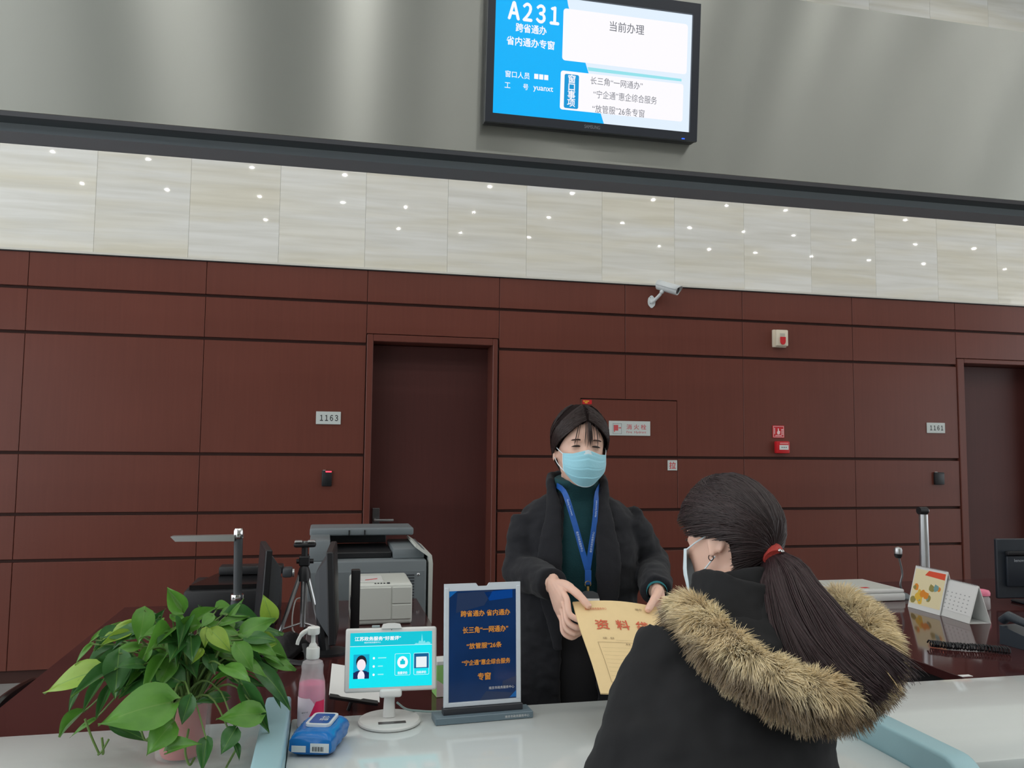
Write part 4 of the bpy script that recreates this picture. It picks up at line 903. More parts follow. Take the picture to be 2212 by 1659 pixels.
# telephone with coiled cord
b = PZ(2258, 1418, DT); r = thing('desk_telephone', 'dark grey desk telephone with coiled cord on the right desk', 'telephone', (b.x+.08, b.y+.1, DT))
PH = mat('dark_blue_grey_plastic', S(52, 60, 68), .35); M = frame((b.x+.08, b.y+.1, DT), (1, .1, 0), (-.1, 1, 0), (0, 0, 1))
MB().prism([(-.1, .0005), (.1, .0005), (.1, .07), (-.1, .03)], -.08, .08, M @ Matrix(((0, 0, 1, 0), (1, 0, 0, 0), (0, 1, 0, 0), (0, 0, 0, 1)))).build('phone_base', PH, r, True, smooth=0)
hs = MB().tube([M @ Vector(p) for p in ((-.055, -.105, .05), (-.055, -.08, .075), (-.055, 0, .09), (-.055, .08, .105), (-.055, .105, .085))], [.022, .024, .018, .024, .022], 14, flat=(1, .75)); hs.build('handset', PH, r, True)
ky = MB()
for i in range(3):
    for j in range(4): ky.box(.0+i*.022, .014+i*.022, -.06+j*.024, -.046+j*.024, .046+j*.0048, .052+j*.0048, .001, 1, M)
ky.build('keypad_key', GREYP, r, True)
cA, cB = PZ(2008, 1398, DT), PZ(2182, 1414, DT); cm_ = [cA, PZ(2060, 1404, DT), PZ(2120, 1408, DT), cB]; pth = smoothpath(cm_, 60)
co_ = []
for k, p in enumerate(pth):
    a = k*1.05; p = Vector(p)+Vector((0, .012*noise.noise(Vector((k*.06, 2, 0))), 0)); co_.append(p+Vector((.0, math.cos(a)*.011, .0145+math.sin(a)*.011)))
MB().tube(co_, .003, 6).build('coiled_cord', BLACK, r, True)
# slip of paper at the desk corner
b = PZ(2095, 1466, DT); r = tag(MB().box(b.x-.01, b.x+.03, b.y-.01+.03, b.y+.04, DT+.0003, DT+.0012).build('paper_slip', PAPER, smooth=0, loc=(b.x+.01, b.y+.03, DT)), 'small white paper slip at the corner of the right desk', 'paper')

# ------------------------------------------------------------------ office chairs
def chair(label, x, y, rz, back_top, arms=True):
    r = thing('office_chair', label, 'chair', (x, y, 0), rz)
    FAB = mat('black_chair_fabric', S(36, 36, 40), .8, noise_amt=.2, nscale=80)
    MB().box(-.24, .24, -.23, .23, .42, .5, .03, 3).build('seat', FAB, r)
    bk = MB()
    def f(u, v):
        z = .56+(back_top-.56)*v; wd_ = .22*(1-.25*max(0, v-.75)/.25); xx = (u-.5)*2
        return (wd_*xx, .23+.05*v-.04*(1-xx*xx), z-.03*xx*xx*v)
    bk.grid(f, 13, 9); b = bk.build('backrest', FAB, r); md = b.modifiers.new('s', 'SOLIDIFY'); md.thickness = .045
    MB().box(-.04, .04, .2, .235, .44, .7, .01, 2).build('back_bar', BLACK, r)
    MB().tube([(0, 0, .08), (0, 0, .42)], .03, 12).build('gas_column', BLACK, r)
    for k in range(5):
        a = 2*PI*k/5+.3; MB().tube([(0, 0, .09), (.28*math.cos(a), .28*math.sin(a), .06)], [.03, .02], 8).build('base_leg', BLACK, r)
        MB().ell((.28*math.cos(a), .28*math.sin(a), .03), (.028, .028, .03), 10, 6).build('castor', BLACK, r)
    if arms:
        for s in (-1, 1):
            MB().tube(smoothpath([(s*.25, .12, .46), (s*.3, .12, .55), (s*.31, .14, .655), (s*.31, .06, .69), (s*.31, -.12, .69), (s*.31, -.2, .672), (s*.3, -.2, .6), (s*.25, -.1, .46)], 5), .019, 10).build('armrest', BLACKG, r)
    return r
b = PY(40, 1480, 2.95); chair('black office chair with looped armrest beyond the left desk', b.x-.34, 3.0, math.radians(176), .92)
b = PY(1478, 1240, 3.2); chair('black office chair half hidden behind the customer', b.x-.02, 3.1, math.radians(200), b.z+.01, False)
# ------------------------------------------------------------------ potted pothos
PYc = 2.03; pb = PZ(393, 1640, CT); pcx = PY(393, 1600, PYc).x
plant = thing('potted_pothos', 'bushy green pothos in a pink pot on the left counter', 'plant', (pcx, PYc, CT))
POT = mat('pink_pot', S(192, 78, 82), .4, noise_amt=.1, nscale=20)
MB().lathe([(.002, .004), (.042, .004), (.046, .012), (.053, .12), (.05, .12), (.044, .1), (.002, .098)], (pcx, PYc, CT), 32).build('inner_pot', POT, plant, True)
MB().lathe([(.002, .099), (.0435, .101)], (pcx, PYc, CT), 20, cap=False).build('soil', mat('dark_soil', S(40, 32, 26), .9, bump=.6, bscale=120), plant, True)
GP = bpy.data.materials.new('clear_pot_plastic'); GP.use_nodes = True; gq = GP.node_tree.nodes['Principled BSDF']; gq.inputs['Base Color'].default_value = (.86, .86, .84, 1); gq.inputs['Roughness'].default_value = .06; gq.inputs['Alpha'].default_value = .14
MB().lathe([(.05, .0005), (.056, .004), (.06, .06), (.064, .135), (.0625, .135), (.058, .06), (.054, .006)], (pcx, PYc, CT), 32, cap=False).build('outer_pot', GP, plant, True)
def leaf_mat(name, c, c2):
    m = mat(name, c, .32, spec=.5, noise_amt=0); nt = m.node_tree; L = nt.links; p = nt.nodes['Principled BSDF']
    tc = nt.nodes.new('ShaderNodeTexCoord'); sx = nt.nodes.new('ShaderNodeSeparateXYZ'); L.new(tc.outputs['Object'], sx.inputs[0])
    ab = nt.nodes.new('ShaderNodeMath'); ab.operation = 'ABSOLUTE'; L.new(sx.outputs['X'], ab.inputs[0])
    mr = nt.nodes.new('ShaderNodeMapRange'); mr.inputs[1].default_value = 0; mr.inputs[2].default_value = .02; L.new(ab.outputs[0], mr.inputs[0])   # pale midrib
    n = nt.nodes.new('ShaderNodeTexNoise'); n.inputs['Scale'].default_value = 3.5; n.inputs['Detail'].default_value = 4; L.new(tc.outputs['Object'], n.inputs['Vector'])
    mx = nt.nodes.new('ShaderNodeMix'); mx.data_type = 'RGBA'; mx.inputs['A'].default_value = c; mx.inputs['B'].default_value = c2; L.new(n.outputs['Fac'], mx.inputs['Factor'])
    m2 = nt.nodes.new('ShaderNodeMix'); m2.data_type = 'RGBA'; m2.inputs['A'].default_value = S(108, 150, 70); L.new(mr.outputs[0], m2.inputs['Factor']); L.new(mx.outputs['Result'], m2.inputs['B'])
    L.new(m2.outputs['Result'], p.inputs['Base Color']); p.inputs['Subsurface Weight'].default_value = 0.0
    tr = nt.nodes.new('ShaderNodeBsdfTranslucent'); ms = nt.nodes.new('ShaderNodeMixShader'); ms.inputs[0].default_value = .22
    L.new(m2.outputs['Result'], tr.inputs['Color']); L.new(p.outputs[0], ms.inputs[1]); L.new(tr.outputs[0], ms.inputs[2]); L.new(ms.outputs[0], nt.nodes['Material Output'].inputs[0])
    return m
LEAFM = [leaf_mat('leaf_green', S(70, 124, 46), S(104, 158, 62)), leaf_mat('leaf_dark_green', S(44, 92, 46), S(70, 120, 58)), leaf_mat('leaf_yellow_green', S(126, 164, 52), S(156, 186, 76))]
def leaf_mesh(droop, fold, curl, wid):
    """unit-length heart leaf: base at origin, tip at +y, face +z"""
    nu, nv = 7, 11; mb = MB()
    prof = [0.0, .36, .47, .5, .48, .43, .36, .275, .18, .085, .004]
    def fn(u, v):
        k = v*(nv-1); i = min(int(k), nv-2); w_ = prof[i]+(prof[i+1]-prof[i])*(k-i); s = (u-.5)*2
        x = s*w_*wid; lobe = -.13*(abs(s)**1.3)*max(0, 1-v*4) if v < .25 else 0
        y = v+lobe; z = fold*abs(x)*1.2 - droop*v*v + curl*math.sin(3.2*v+2.5*s)*.05
        return (x, y, z)
    mb.grid(fn, nu, nv)
    return mb
LM = []
for q in ((.18, .35, 1, .8), (.35, .5, -1, .72), (.08, .25, 1.5, .95), (.5, .3, .8, .62), (.25, .75, -1.2, .8)):
    mb = leaf_mesh(*q); row = []
    for m in LEAFM:
        me = bpy.data.meshes.new('leaf'); me.from_pydata(mb.v, [], mb.f); me.polygons.foreach_set('use_smooth', [True]*len(me.polygons)); me.materials.append(m); row.append(me)
    LM.append(row)
STEMM = mat('green_stem', S(96, 124, 62), .5)
def C2(x, y): return (x*.36707, 1050+y*.36707)
inv = wm(plant).inverted()
def LPt(p, dy):
    q = PY(*C2(*p), PYc+dy)
    return q if q.z > CT+.015 else PZ(*C2(*p), CT+.015)
def put_leaf(B, T, wid, shape, colr, tiltup, petiole=True):
    a = T-B; Ln = a.length
    n = (CAM-B).normalized()*.75 + Vector((0, 0, 1))*tiltup + Vector((random.uniform(-.3, .3), 0, random.uniform(-.1, .2)))
    a.normalize(); n = (n-a*n.dot(a)).normalized(); x = a.cross(n)
    M = inv @ frame(B, x, a, n)
    o = bpy.data.objects.new('leaf', LM[shape][colr]); col.objects.link(o); o.parent = plant
    o.matrix_basis = M @ Matrix.Diagonal((wid, Ln, Ln*.8, 1))
    if petiole:
        root = Vector((pcx+random.uniform(-.03, .03), PYc+random.uniform(-.03, .03), CT+.1))
        mid = root.lerp(B, .55)+Vector((0, 0, .05+.25*max(0, (root.z+.05-B.z))))
        MB().tube(smoothpath([root, mid, B], 5), [.0028]*6+[.002]*5, 6).build('stem', STEMM, plant, True)
# base, tip in the enlarged crop, depth offsets of base/tip (negative = nearer), width factor, shape, colour
LV = [((1010, 1270), (575, 1395), -.13, -.17, 1.0, 2, 0), ((1120, 1240), (1065, 1410), -.12, -.13, 1.0, 0, 1), ((590, 1085), (228, 1200), .0, .02, .62, 0, 2),
 ((700, 985), (675, 1250), -.06, -.1, 1.05, 0, 1), ((1060, 1150), (800, 1045), -.08, -.06, .85, 0, 1), ((850, 1085), (700, 1245), -.05, -.09, .85, 4, 1),
 ((1070, 735), (985, 595), .0, .0, .95, 4, 0), ((1600, 790), (1550, 645), .03, .02, .95, 0, 2), ((1425, 870), (1620, 775), .0, .0, .75, 2, 0),
 ((1165, 820), (975, 885), -.03, -.06, .8, 4, 0), ((1215, 840), (1205, 945), -.04, -.07, .8, 0, 2), ((1240, 850), (1360, 965), -.04, -.07, .85, 0, 2),
 ((1390, 935), (1495, 1080), -.06, -.08, .95, 0, 0), ((1500, 1060), (1755, 1282), -.02, -.03, .6, 3, 1), ((1430, 1170), (1590, 1455), -.07, -.1, .55, 1, 1),
 ((1535, 1340), (1275, 1365), -.1, -.13, .75, 2, 0), ((1385, 1430), (1300, 1578), -.12, -.15, 1.0, 2, 1), ((1010, 1400), (860, 1582), -.13, -.17, .95, 2, 0), ((985, 1560), (1152, 1490), -.14, -.17, .8, 1, 0),
 ((1215, 1490), (1185, 1665), -.13, -.17, .85, 1, 1), ((540, 930), (425, 1035), .02, .0, .45, 3, 0), ((545, 905), (690, 772), .04, .06, .35, 3, 0), ((780, 800), (560, 880), .03, .03, .35, 3, 2),
 ((850, 730), (820, 925), -.02, -.05, .95, 0, 0), ((900, 850), (960, 722), .0, .0, .85, 4, 1), ((1140, 800), (1275, 700), .02, .03, .75, 4, 0), ((1340, 800), (1425, 655), .03, .04, .4, 3, 0),
 ((1300, 815), (1465, 755), .02, .02, .5, 0, 0), ((760, 870), (590, 915), .0, -.02, .7, 1, 2), ((820, 945), (620, 990), -.02, -.04, .5, 0, 0), ((480, 1145), (372, 1350), .0, -.02, .4, 3, 1),
 ((600, 1150), (470, 1312), -.02, -.05, .55, 1, 1), ((650, 1180), (550, 1365), -.03, -.06, .5, 1, 1), ((490, 1330), (322, 1472), .0, .0, .5, 4, 0), ((560, 1370), (400, 1465), -.02, -.04, .35, 3, 0),
 ((660, 1410), (870, 1490), .04, .03, .55, 0, 1), ((1335, 1245), (1135, 1262), -.06, -.08, .55, 0, 1), ((1370, 1105), (1250, 1130), -.07, -.09, .55, 4, 0), ((1370, 1140), (1560, 1165), -.03, -.04, .55, 0, 1),
 ((1530, 885), (1638, 915), .02, .03, .65, 4, 2), ((1500, 985), (1632, 918), .01, .02, .45, 0, 2), ((1550, 990), (1692, 1032), .02, .03, .5, 3, 0), ((1600, 1180), (1660, 1312), .0, -.01, .4, 3, 1),
 ((1220, 1000), (1270, 1100), -.04, -.07, 1.2, 0, 1), ((1080, 1080), (1190, 1030), -.03, -.05, .7, 0, 0), ((1110, 880), (1130, 1010), -.02, -.05, 1.0, 0, 1), ((1190, 965), (1130, 1040), -.07, -.09, .6, 1, 2),
 ((1385, 1520), (1415, 1605), -.12, -.14, .5, 1, 1), ((940, 900), (1000, 1010), .0, -.03, .9, 0, 0), ((870, 960), (800, 1090), -.04, -.08, .7, 1, 0), ((1250, 760), (1180, 830), .0, -.02, .9, 0, 0), ((1010, 760), (1100, 800), .0, -.01, .7, 2, 0),
 ((700, 850), (560, 960), .04, .03, .55, 0, 2), ((1480, 830), (1560, 960), .02, .0, .7, 0, 0), ((1450, 960), (1560, 1060), .0, -.02, .6, 1, 1)]
for b_, t_, db, dt_, wf_, sh, cl_ in LV:
    B = LPt(b_, db); T = LPt(t_, dt_)
    put_leaf(B, T, max((T-B).length, .045)*wf_*(.76 if wf_ >= 1 else .9), sh, cl_, .45)
for k in range(64):                                             # the inner and rear foliage
    an = random.uniform(0, 2*PI); el = random.uniform(.15, 1.25); R = random.uniform(.07, .17)
    B = Vector((pcx+R*1.15*math.cos(an)*math.cos(el), PYc+.02+R*.8*math.sin(an)*math.cos(el), CT+.17+R*math.sin(el)*.95))
    d = Vector((math.cos(an), math.sin(an)*.8, random.uniform(-.6, .15))).normalized()
    put_leaf(B, B+d*random.uniform(.06, .1), random.uniform(.04, .062), random.randrange(5), random.choice((0, 1, 1)), .9)
for pts in ([(500, 1370), (540, 1480), (585, 1580)], [(640, 1490), (600, 1560), (575, 1582)], [(600, 1480), (608, 1560), (604, 1580)], [(1110, 1430), (1090, 1560), (1115, 1640), (1145, 1600)], [(1400, 1530), (1350, 1620), (1330, 1659)], [(820, 1400), (850, 1490), (880, 1480)]):
    MB().tube(smoothpath([LPt(p, -.08) for p in pts], 6), .0025, 6).build('trailing_stem', STEMM, plant, True)
# ------------------------------------------------------------------ kraft document envelope passed between the two people
def ray_y(x, y, test, ya, yb, n=1500):
    best = None
    for k in range(n+1):
        Y = ya+(yb-ya)*k/n; p = PY(x, y, Y); e = abs(test(p))
        if best is None or e < best[0]: best = (e, p)
    return best[1]
ETL = PY(1237, 1300, 2.2); EL = .335
EBL = ray_y(1298, 1497, lambda p: (p-ETL).length-EL, 1.75, 2.2)
ETR = ray_y(1418, 1311, lambda p: (p-ETL).dot(EBL-ETL)/.3, 1.95, 2.6)
eu = (ETR-ETL); EW = eu.length; eu.normalize(); ev = (EBL-ETL).normalized(); en = eu.cross(-ev).normalized()
env = thing('document_envelope', 'tan paper document envelope with red characters handed to the customer', 'envelope', ETL[:])
KRAFT = mat('kraft_paper', S(226, 200, 150), .6, noise_amt=.04, nscale=40)
def esurf(u, v, k=0.0): return ETL + eu*(u*EW) + ev*(v*EL) + en*(k + .012*math.sin(PI*u)*(1-v)**2 - .004*math.sin(2*PI*v))
eb = MB(); nu, nv = 17, 15
def ef(k): return lambda u, v: esurf(u, v, k)
def cutc(u, v):                                               # clipped lower corners
    return u
eb.grid(ef(.0), nu, nv); n0_ = len(eb.v); eb.grid(ef(-.004), nu, nv)
per = [i for i in range(nu)] + [j*nu+nu-1 for j in range(1, nv)] + [(nv-1)*nu+i for i in range(nu-2, -1, -1)] + [j*nu for j in range(nv-2, 0, -1)]
eb.f += [(per[i], per[(i+1) % len(per)], n0_+per[(i+1) % len(per)], n0_+per[i]) for i in range(len(per))]
eb.build('envelope_body', KRAFT, env, True, 50)
def etext(s, u, v, w_, h_, m, bold=0.0):
    P = esurf(u, v, .0012); du = (esurf(u+.02, v)-esurf(u-.02, v)).normalized(); dv = (esurf(u, v+.02)-esurf(u, v-.02)).normalized(); nn = du.cross(-dv)
    text('lettering', s, frame(P, du, -dv, nn), m, env, w_, h_, 0, 0, bold, lift=.0012)
RINK = mat('envelope_red_print', S(200, 84, 58), .6); BINK = mat('envelope_brown_print', S(112, 92, 66), .6)
for s, u in (('资', .255), ('料', .49), ('袋', .72)): etext(s, u, .27, .036, .036, RINK, .014)
etext('南京市政务服务中心', .235, .095, .06, .009, RINK); etext('编号\n：', .74, .09, .02, .014, BINK); etext('项  目', .27, .43, .03, .007, BINK); etext('材  料  目  录', .6, .5, .08, .007, BINK)
ln = MB()
def eline(u0, v0, u1, v1, w_=.0008):
    n = 14; d = Vector((u1-u0, v1-v0)).normalized(); q = (-d.y*w_/EW*1.0, d.x*w_/EL); A = []
    for k in range(n+1):
        t = k/n; u, v = u0+(u1-u0)*t, v0+(v1-v0)*t; A.append((esurf(u-q[0]/2, v-q[1]/2, .0016), esurf(u+q[0]/2, v+q[1]/2, .0016)))
    ln.add([p[:] for a in A for p in a], [(2*i, 2*i+1, 2*i+3, 2*i+2) for i in range(n)])
for a in ((.14, .475, .86, .475), (.14, .475, .14, .9), (.86, .475, .86, .9), (.14, .9, .86, .9)): eline(*a)
for k in range(8): eline(.16, .54+.043*k, .84, .54+.043*k, .0003)
eline(.35, .45, .8, .45, .0004); ln.build('printed_frame', BINK, env, True, smooth=0)

# ------------------------------------------------------------------ shared anatomy
SKIN = mat('light_skin', S(222, 182, 163), .45, sss=.12, noise_amt=.03, nscale=40); NAIL = mat('finger_nail', S(236, 194, 182), .25)
HTAB = [(-.118, .012, .066, -.04), (-.112, .03, .082, -.015), (-.1, .044, .089, .0), (-.08, .054, .091, .03), (-.055, .062, .092, .06), (-.03, .068, .092, .084), (0, .0725, .09, .097), (.03, .075, .092, .1), (.055, .073, .088, .095), (.078, .065, .076, .082), (.098, .05, .056, .06), (.112, .03, .034, .036), (.119, .01, .012, .012)]
def hsurf(phi, z, off=0.0):
    w_, yf, yb = interp(HTAB, z); s, c = math.sin(phi), math.cos(phi)
    s2, c2 = math.copysign(abs(s)**.92, s), math.copysign(abs(c)**.92, c)
    x, y = w_*s2, -(yf if c > 0 else yb)*c2
    k = max(0, min(1, (z-.05)/.07)); return Vector((x+off*s*(1-.5*k), y-off*c*(1-.5*k), z+off*k*1.05))
def feature(p):
    x, y, z = p; ax = abs(x); G = lambda a, s: math.exp(-(a/s)**2)
    if y > -.02: return p
    d = 0.0
    if z < .02: t = max(0, min(1, (.02-z)/.048)); d += .024*t*G(x, .012)*(1 if z > -.03 else max(0, 1-(-.03-z)/.012))
    d += .009*G(ax-.012, .007)*G(z+.03, .008); d -= .009*G(ax-.031, .016)*G(z-.006, .012); d += .004*G(ax-.03, .02)*G(z-.028, .008)
    d += .006*G(ax-.042, .02)*G(z+.022, .02); d += .006*G(x, .022)*G(z+.058, .005)+.006*G(x, .02)*G(z+.07, .005)-.003*G(x, .024)*G(z+.064, .003); d += .006*G(x, .018)*G(z+.1, .012)
    return (x, y-d, z)
def head_mb(M, neck_to, ear=1):
    mb = MB(); rings = []
    zs = [-.118+.237*k/63 for k in range(64)]
    for z in zs: rings.append([feature(hsurf(2*PI*j/64, z)[:]) for j in range(64)])
    mb.loft(rings, M=M)
    for s in (-1, 1):
        Me = M @ Matrix.Translation((s*(.079 if ear else .075), .014, -.008 if ear else -.018)) @ Matrix.Rotation(s*(.5 if ear else .3), 4, 'Z') @ Matrix.Rotation(-.15, 4, 'X')
        mb.ell((0, 0, .006), (.0065, .018, .026), 16, 10, Me); mb.ell((0, -.003, -.018), (.0055, .009, .013), 12, 8, Me)
        if ear: mb.tube([Me @ Vector((s*.005, .004+.0165*math.cos(q), .006+.0255*math.sin(q))) for q in np.linspace(-1.2, 2.9, 15)], .0042, 8)
        mb.ell((s*.031, -.075, .006), (.0145, .0125, .0105), 14, 10, M)
    a = M @ Vector((0, .018, -.06)); b = Vector(neck_to)
    mb.tube([a, a.lerp(b, .5), b], [.05, .049, .058], 20)
    return mb
def eyes_and_brows(M, root, DARK, BROW):
    for s in (-1, 1):
        P = []
        for k in range(9):
            t = -1+2*k/8; P.append(M @ Vector((s*(.031+.0150*t), -.0875+.0040*t*t, .0065+.0022*(1-t*t)-.0012*t*1)))
        MB().tube(P, [.0005, .0017, .0025, .003, .0032, .003, .0025, .0016, .0005], 8).build('eye', DARK, root, True)
        P = [M @ Vector((s*(.031+.017*t), -.0915+.006*t*t+.002*t, .0255+.003*(1-t*t)-.001*t)) for t in np.linspace(-1, 1, 9)]
        MB().tube(P, [(.0012, .0008)]*1+[(.0012, .0026)]*7+[(.0006, .0006)], 6).build('eyebrow', BROW, root, True)
def hand_mb(O, du, dv, dn, wrist_from):
    """a hand gripping a sheet edge: du points into the sheet, dv along the hand, dn off the sheet's front; thumb in front, fingers behind"""
    E = lambda u, v, n: O + du*u + dv*v + dn*n
    mb = MB(); W = E(-.034, -.092, -.016)
    # palm
    rings = []
    for c, hu, hn in ((E(-.036, -.11, -.014), .019, .024), (W, .019, .025), (E(-.031, -.07, -.018), .018, .034), (E(-.026, -.04, -.024), .016, .043), (E(-.022, -.014, -.025), .0135, .044), (E(-.019, -.004, -.025), .008, .038)):
        rings.append([c + du*(hu*math.cos(2*PI*j/18)) + dn*(hn*math.sin(2*PI*j/18)) for j in range(18)])
    mb.loft(rings)
    for k, (n0, ln_, rr) in enumerate(((.010, .95, .0083), (-.014, 1.05, .0086), (-.0375, .98, .0082), (-.060, .78, .0072))):
        sp_ = -.004*k
        P = [E(-.023, -.02, n0), E(-.02, .008, n0+.001), E(-.016, .008+.034*ln_, min(n0, -.005-.0235*k)-.003), E(.006, .008+.049*ln_, min(n0, -.0142-.0232*k)), E(.026, .008+.048*ln_+sp_, min(n0, -.0142-.0232*k)+.001), E(.036, .008+.045*ln_+sp_, min(n0, -.0138-.0232*k)+.002)]
        mb.tube(smoothpath(P, 4), [rr*1.05]*5+[rr*1.08]*3+[rr]*5+[rr*.92]*5+[rr*.8, rr*.65, rr*.35], 12)
    T = [E(-.03, -.075, .0), E(-.018, -.05, .018), E(-.002, -.022, .024), E(.017, .004, .021), E(.034, .026, .0125), E(.041, .034, .0105)]
    mb.tube(smoothpath(T, 4), [.0135]*4+[.0135]*4+[.0118]*4+[.0105]*4+[.0098, .0095, .009, .0075, .0045], 12)
    mb.tube([wrist_from, E(-.037, -.105, -.014)], [.03, .022], 16)
    nail = (E(.036, .029, .0185), (du*.6+dv*.75).normalized(), dn)
    return mb, W, nail
def strand_cap(M, paths, w_, name, m, root, tint):
    A = np.array(M); P = np.asarray(paths); P = P @ A[:3, :3].T + A[:3, 3]
    return strands(name, P, w_, m, root, tint)
HAIRM = attr_mat('dark_brown_hair', .38, .45)
def hair_tint(n, k, base, var=.35):
    b = np.array(base[:3])[None, None, :]; return np.repeat(b*(1+var*rng.uniform(-1, 1.4, (n, 1, 1))), k, axis=1)
def cloth_noise(me, amp, freq, seed=0.0, stretch=(1, 1, 1)):
    co, no = mesh_arrays(me); out = co.copy()
    for i in range(len(co)):
        p = Vector((co[i][0]*stretch[0]*freq+seed, co[i][1]*stretch[1]*freq, co[i][2]*stretch[2]*freq))
        out[i] += no[i]*amp*(noise.noise(p)+.5*noise.noise(p*2.3))
    me.vertices.foreach_set('co', out.ravel()); me.update(); return me

# ------------------------------------------------------------------ the clerk
HC = PY(1251, 966, 2.5); body_a = math.radians(-14)
MH = Matrix.Translation(HC) @ Matrix.Rotation(math.radians(-3), 4, 'Z') @ Matrix.Rotation(math.radians(2), 4, 'Y') @ Matrix.Rotation(math.radians(4), 4, 'X')
OR = Vector((HC.x+.004, 2.535, 0)); ML = Matrix.Translation(OR) @ Matrix.Rotation(body_a, 4, 'Z')
Lw = lambda x, y, z: ML @ Vector((x, y, z))
elR, elL = PY(1128, 1232, 2.53), PY(1408, 1222, 2.56); shR, shL = Lw(-.15, .0, 1.272), Lw(.15, .0, 1.272)
hR, wR, nR = hand_mb(ETL, eu, ev, en, elR.lerp(ETL-eu*.035-ev*.1, .7)); hL, wL, nL = hand_mb(ETR, -eu, ev, en, elL.lerp(ETR+eu*.035-ev*.1, .7))
bm_ = head_mb(MH, Lw(0, .01, 1.33), 0)
TOR = [(.02, .02, .02, .02), (.55, .14, .1, .1), (.9, .165, .1, .12), (1.02, .14, .09, .1), (1.16, .15, .1, .1), (1.25, .14, .09, .1), (1.31, .1, .07, .085), (1.35, .06, .055, .06)]
def torso(tab, z0, z1, grow=0.0, n=36, k=26, front=0.0):
    rings = []
    for i in range(k):
        z = z0+(z1-z0)*i/(k-1); w_, f_, b_ = interp(tab, z)
        rings.append([Lw((w_+grow)*math.sin(a), -(f_+grow)*math.cos(a) if math.cos(a) > 0 else -(b_+grow)*math.cos(a), z) for a in [2*PI*j/n for j in range(n)]])
    return rings
bm_.loft(torso(TOR, .8, 1.35))
for s, sh, el, wr in ((-1, shR, elR, wR), (1, shL, elL, wL)):
    sh2 = sh.lerp(el, .15); bm_.tube([sh2, sh2.lerp(el, .5), el, el.lerp(wr, .5), wr], [.038, .038, .036, .034, .026], 14)
    hip = Lw(s*.085, 0, .86); bm_.tube([hip, Lw(s*.085, -.01, .48), Lw(s*.085, .01, .1), Lw(s*.085, .01, .05)], [.085, .06, .042, .04], 14)
    bm_.tube([Lw(s*.085, .05, .04), Lw(s*.09, -.12, .03)], [.035, .03], 12)
me1 = remesh(bm_, .0048, 2); hm_ = MB(); hm_.add(hR.v, hR.f); hm_.add(hL.v, hL.f); me2 = remesh(hm_, .0016, 2)
allb = mesh_to_mb(me1); mesh_to_mb(me2, allb); bpy.data.meshes.remove(me1); bpy.data.meshes.remove(me2)
clerk = tag(allb.build('person', SKIN, smooth=180, loc=OR), 'clerk in face mask and dark coat with blue lanyard handing over an envelope', 'person')
EYE = mat('dark_brown_eye', S(38, 26, 24), .3); BROW = mat('eyebrow_hair', S(70, 48, 40), .7); eyes_and_brows(MH, clerk, EYE, BROW)
for P, d, n in (nR, nL): MB().ell((0, 0, 0), (.0048, .0065, .0012), 12, 6, frame(P, d.cross(n), d, n)).build('thumbnail', NAIL, clerk, True)
# trousers and shoes (behind the counter)
TRO = mat('black_trousers', S(22, 22, 26), .8); tr = MB()
tr.loft(torso([(.7, .18, .125, .135), (1.0, .163, .117, .121)], .72, .985, k=8))
for s in (-1, 1): tr.tube([Lw(s*.085, 0, .8), Lw(s*.085, -.01, .48), Lw(s*.085, .01, .09)], [.1, .078, .07], 16)
mesh_obj('trousers', remesh(tr, .008, 2), TRO, clerk)
for s in (-1, 1): MB().loft([[Lw(s*.088+.043*q*math.cos(a), y, .004+h_*(.5+.5*math.sin(a))) for a in [2*PI*j/16 for j in range(16)]] for y, q, h_ in ((.075, .5, .05), (.06, .85, .075), (0, .95, .08), (-.08, 1, .06), (-.14, .85, .05), (-.165, .4, .035))]).build('shoe', BLACK, clerk, True, 60)
# sweater with rolled collar
TEAL = mat('teal_knit', S(16, 62, 68), .9, sheen=.03, noise_amt=.15, nscale=60, bump=.5, bscale=160, bstretch=(1, 1, 3)); sw_ = MB()
SWT = [(.85, .155, .105, .115), (1.0, .15, .105, .11), (1.15, .155, .118, .11), (1.25, .155, .104, .108), (1.305, .13, .085, .095), (1.34, .085, .068, .075), (1.36, .066, .06, .068)]
sw_.loft(torso(SWT, .85, 1.36)); nb = MH @ Vector((0, .018, -.098)); 
sw_.tube([Lw(0, .0, 1.325), Lw(0, -.001, 1.36), nb + Vector((0, 0, .0))], [(.072, .07), (.069, .067), (.066, .066)], 28); sw_.tube([Lw(0, -.001, 1.352), nb + Vector((0, 0, .004))], [(.0735, .0725), (.0705, .0705)], 28)
mesh_obj('turtleneck_sweater', cloth_noise(remesh(sw_, .005, 3), .0025, 22), TEAL, clerk)
for sh, wr, hd_ in ((elL, wL, 0),):
    d = (wr-sh).normalized(); MB().tube([wr-d*.012, wr+d*.012], [.031, .029], 20, cap=False).build('sweater_cuff', mat('teal_cuff', S(34, 110, 116), .85, bump=.6, bscale=90), clerk, True)
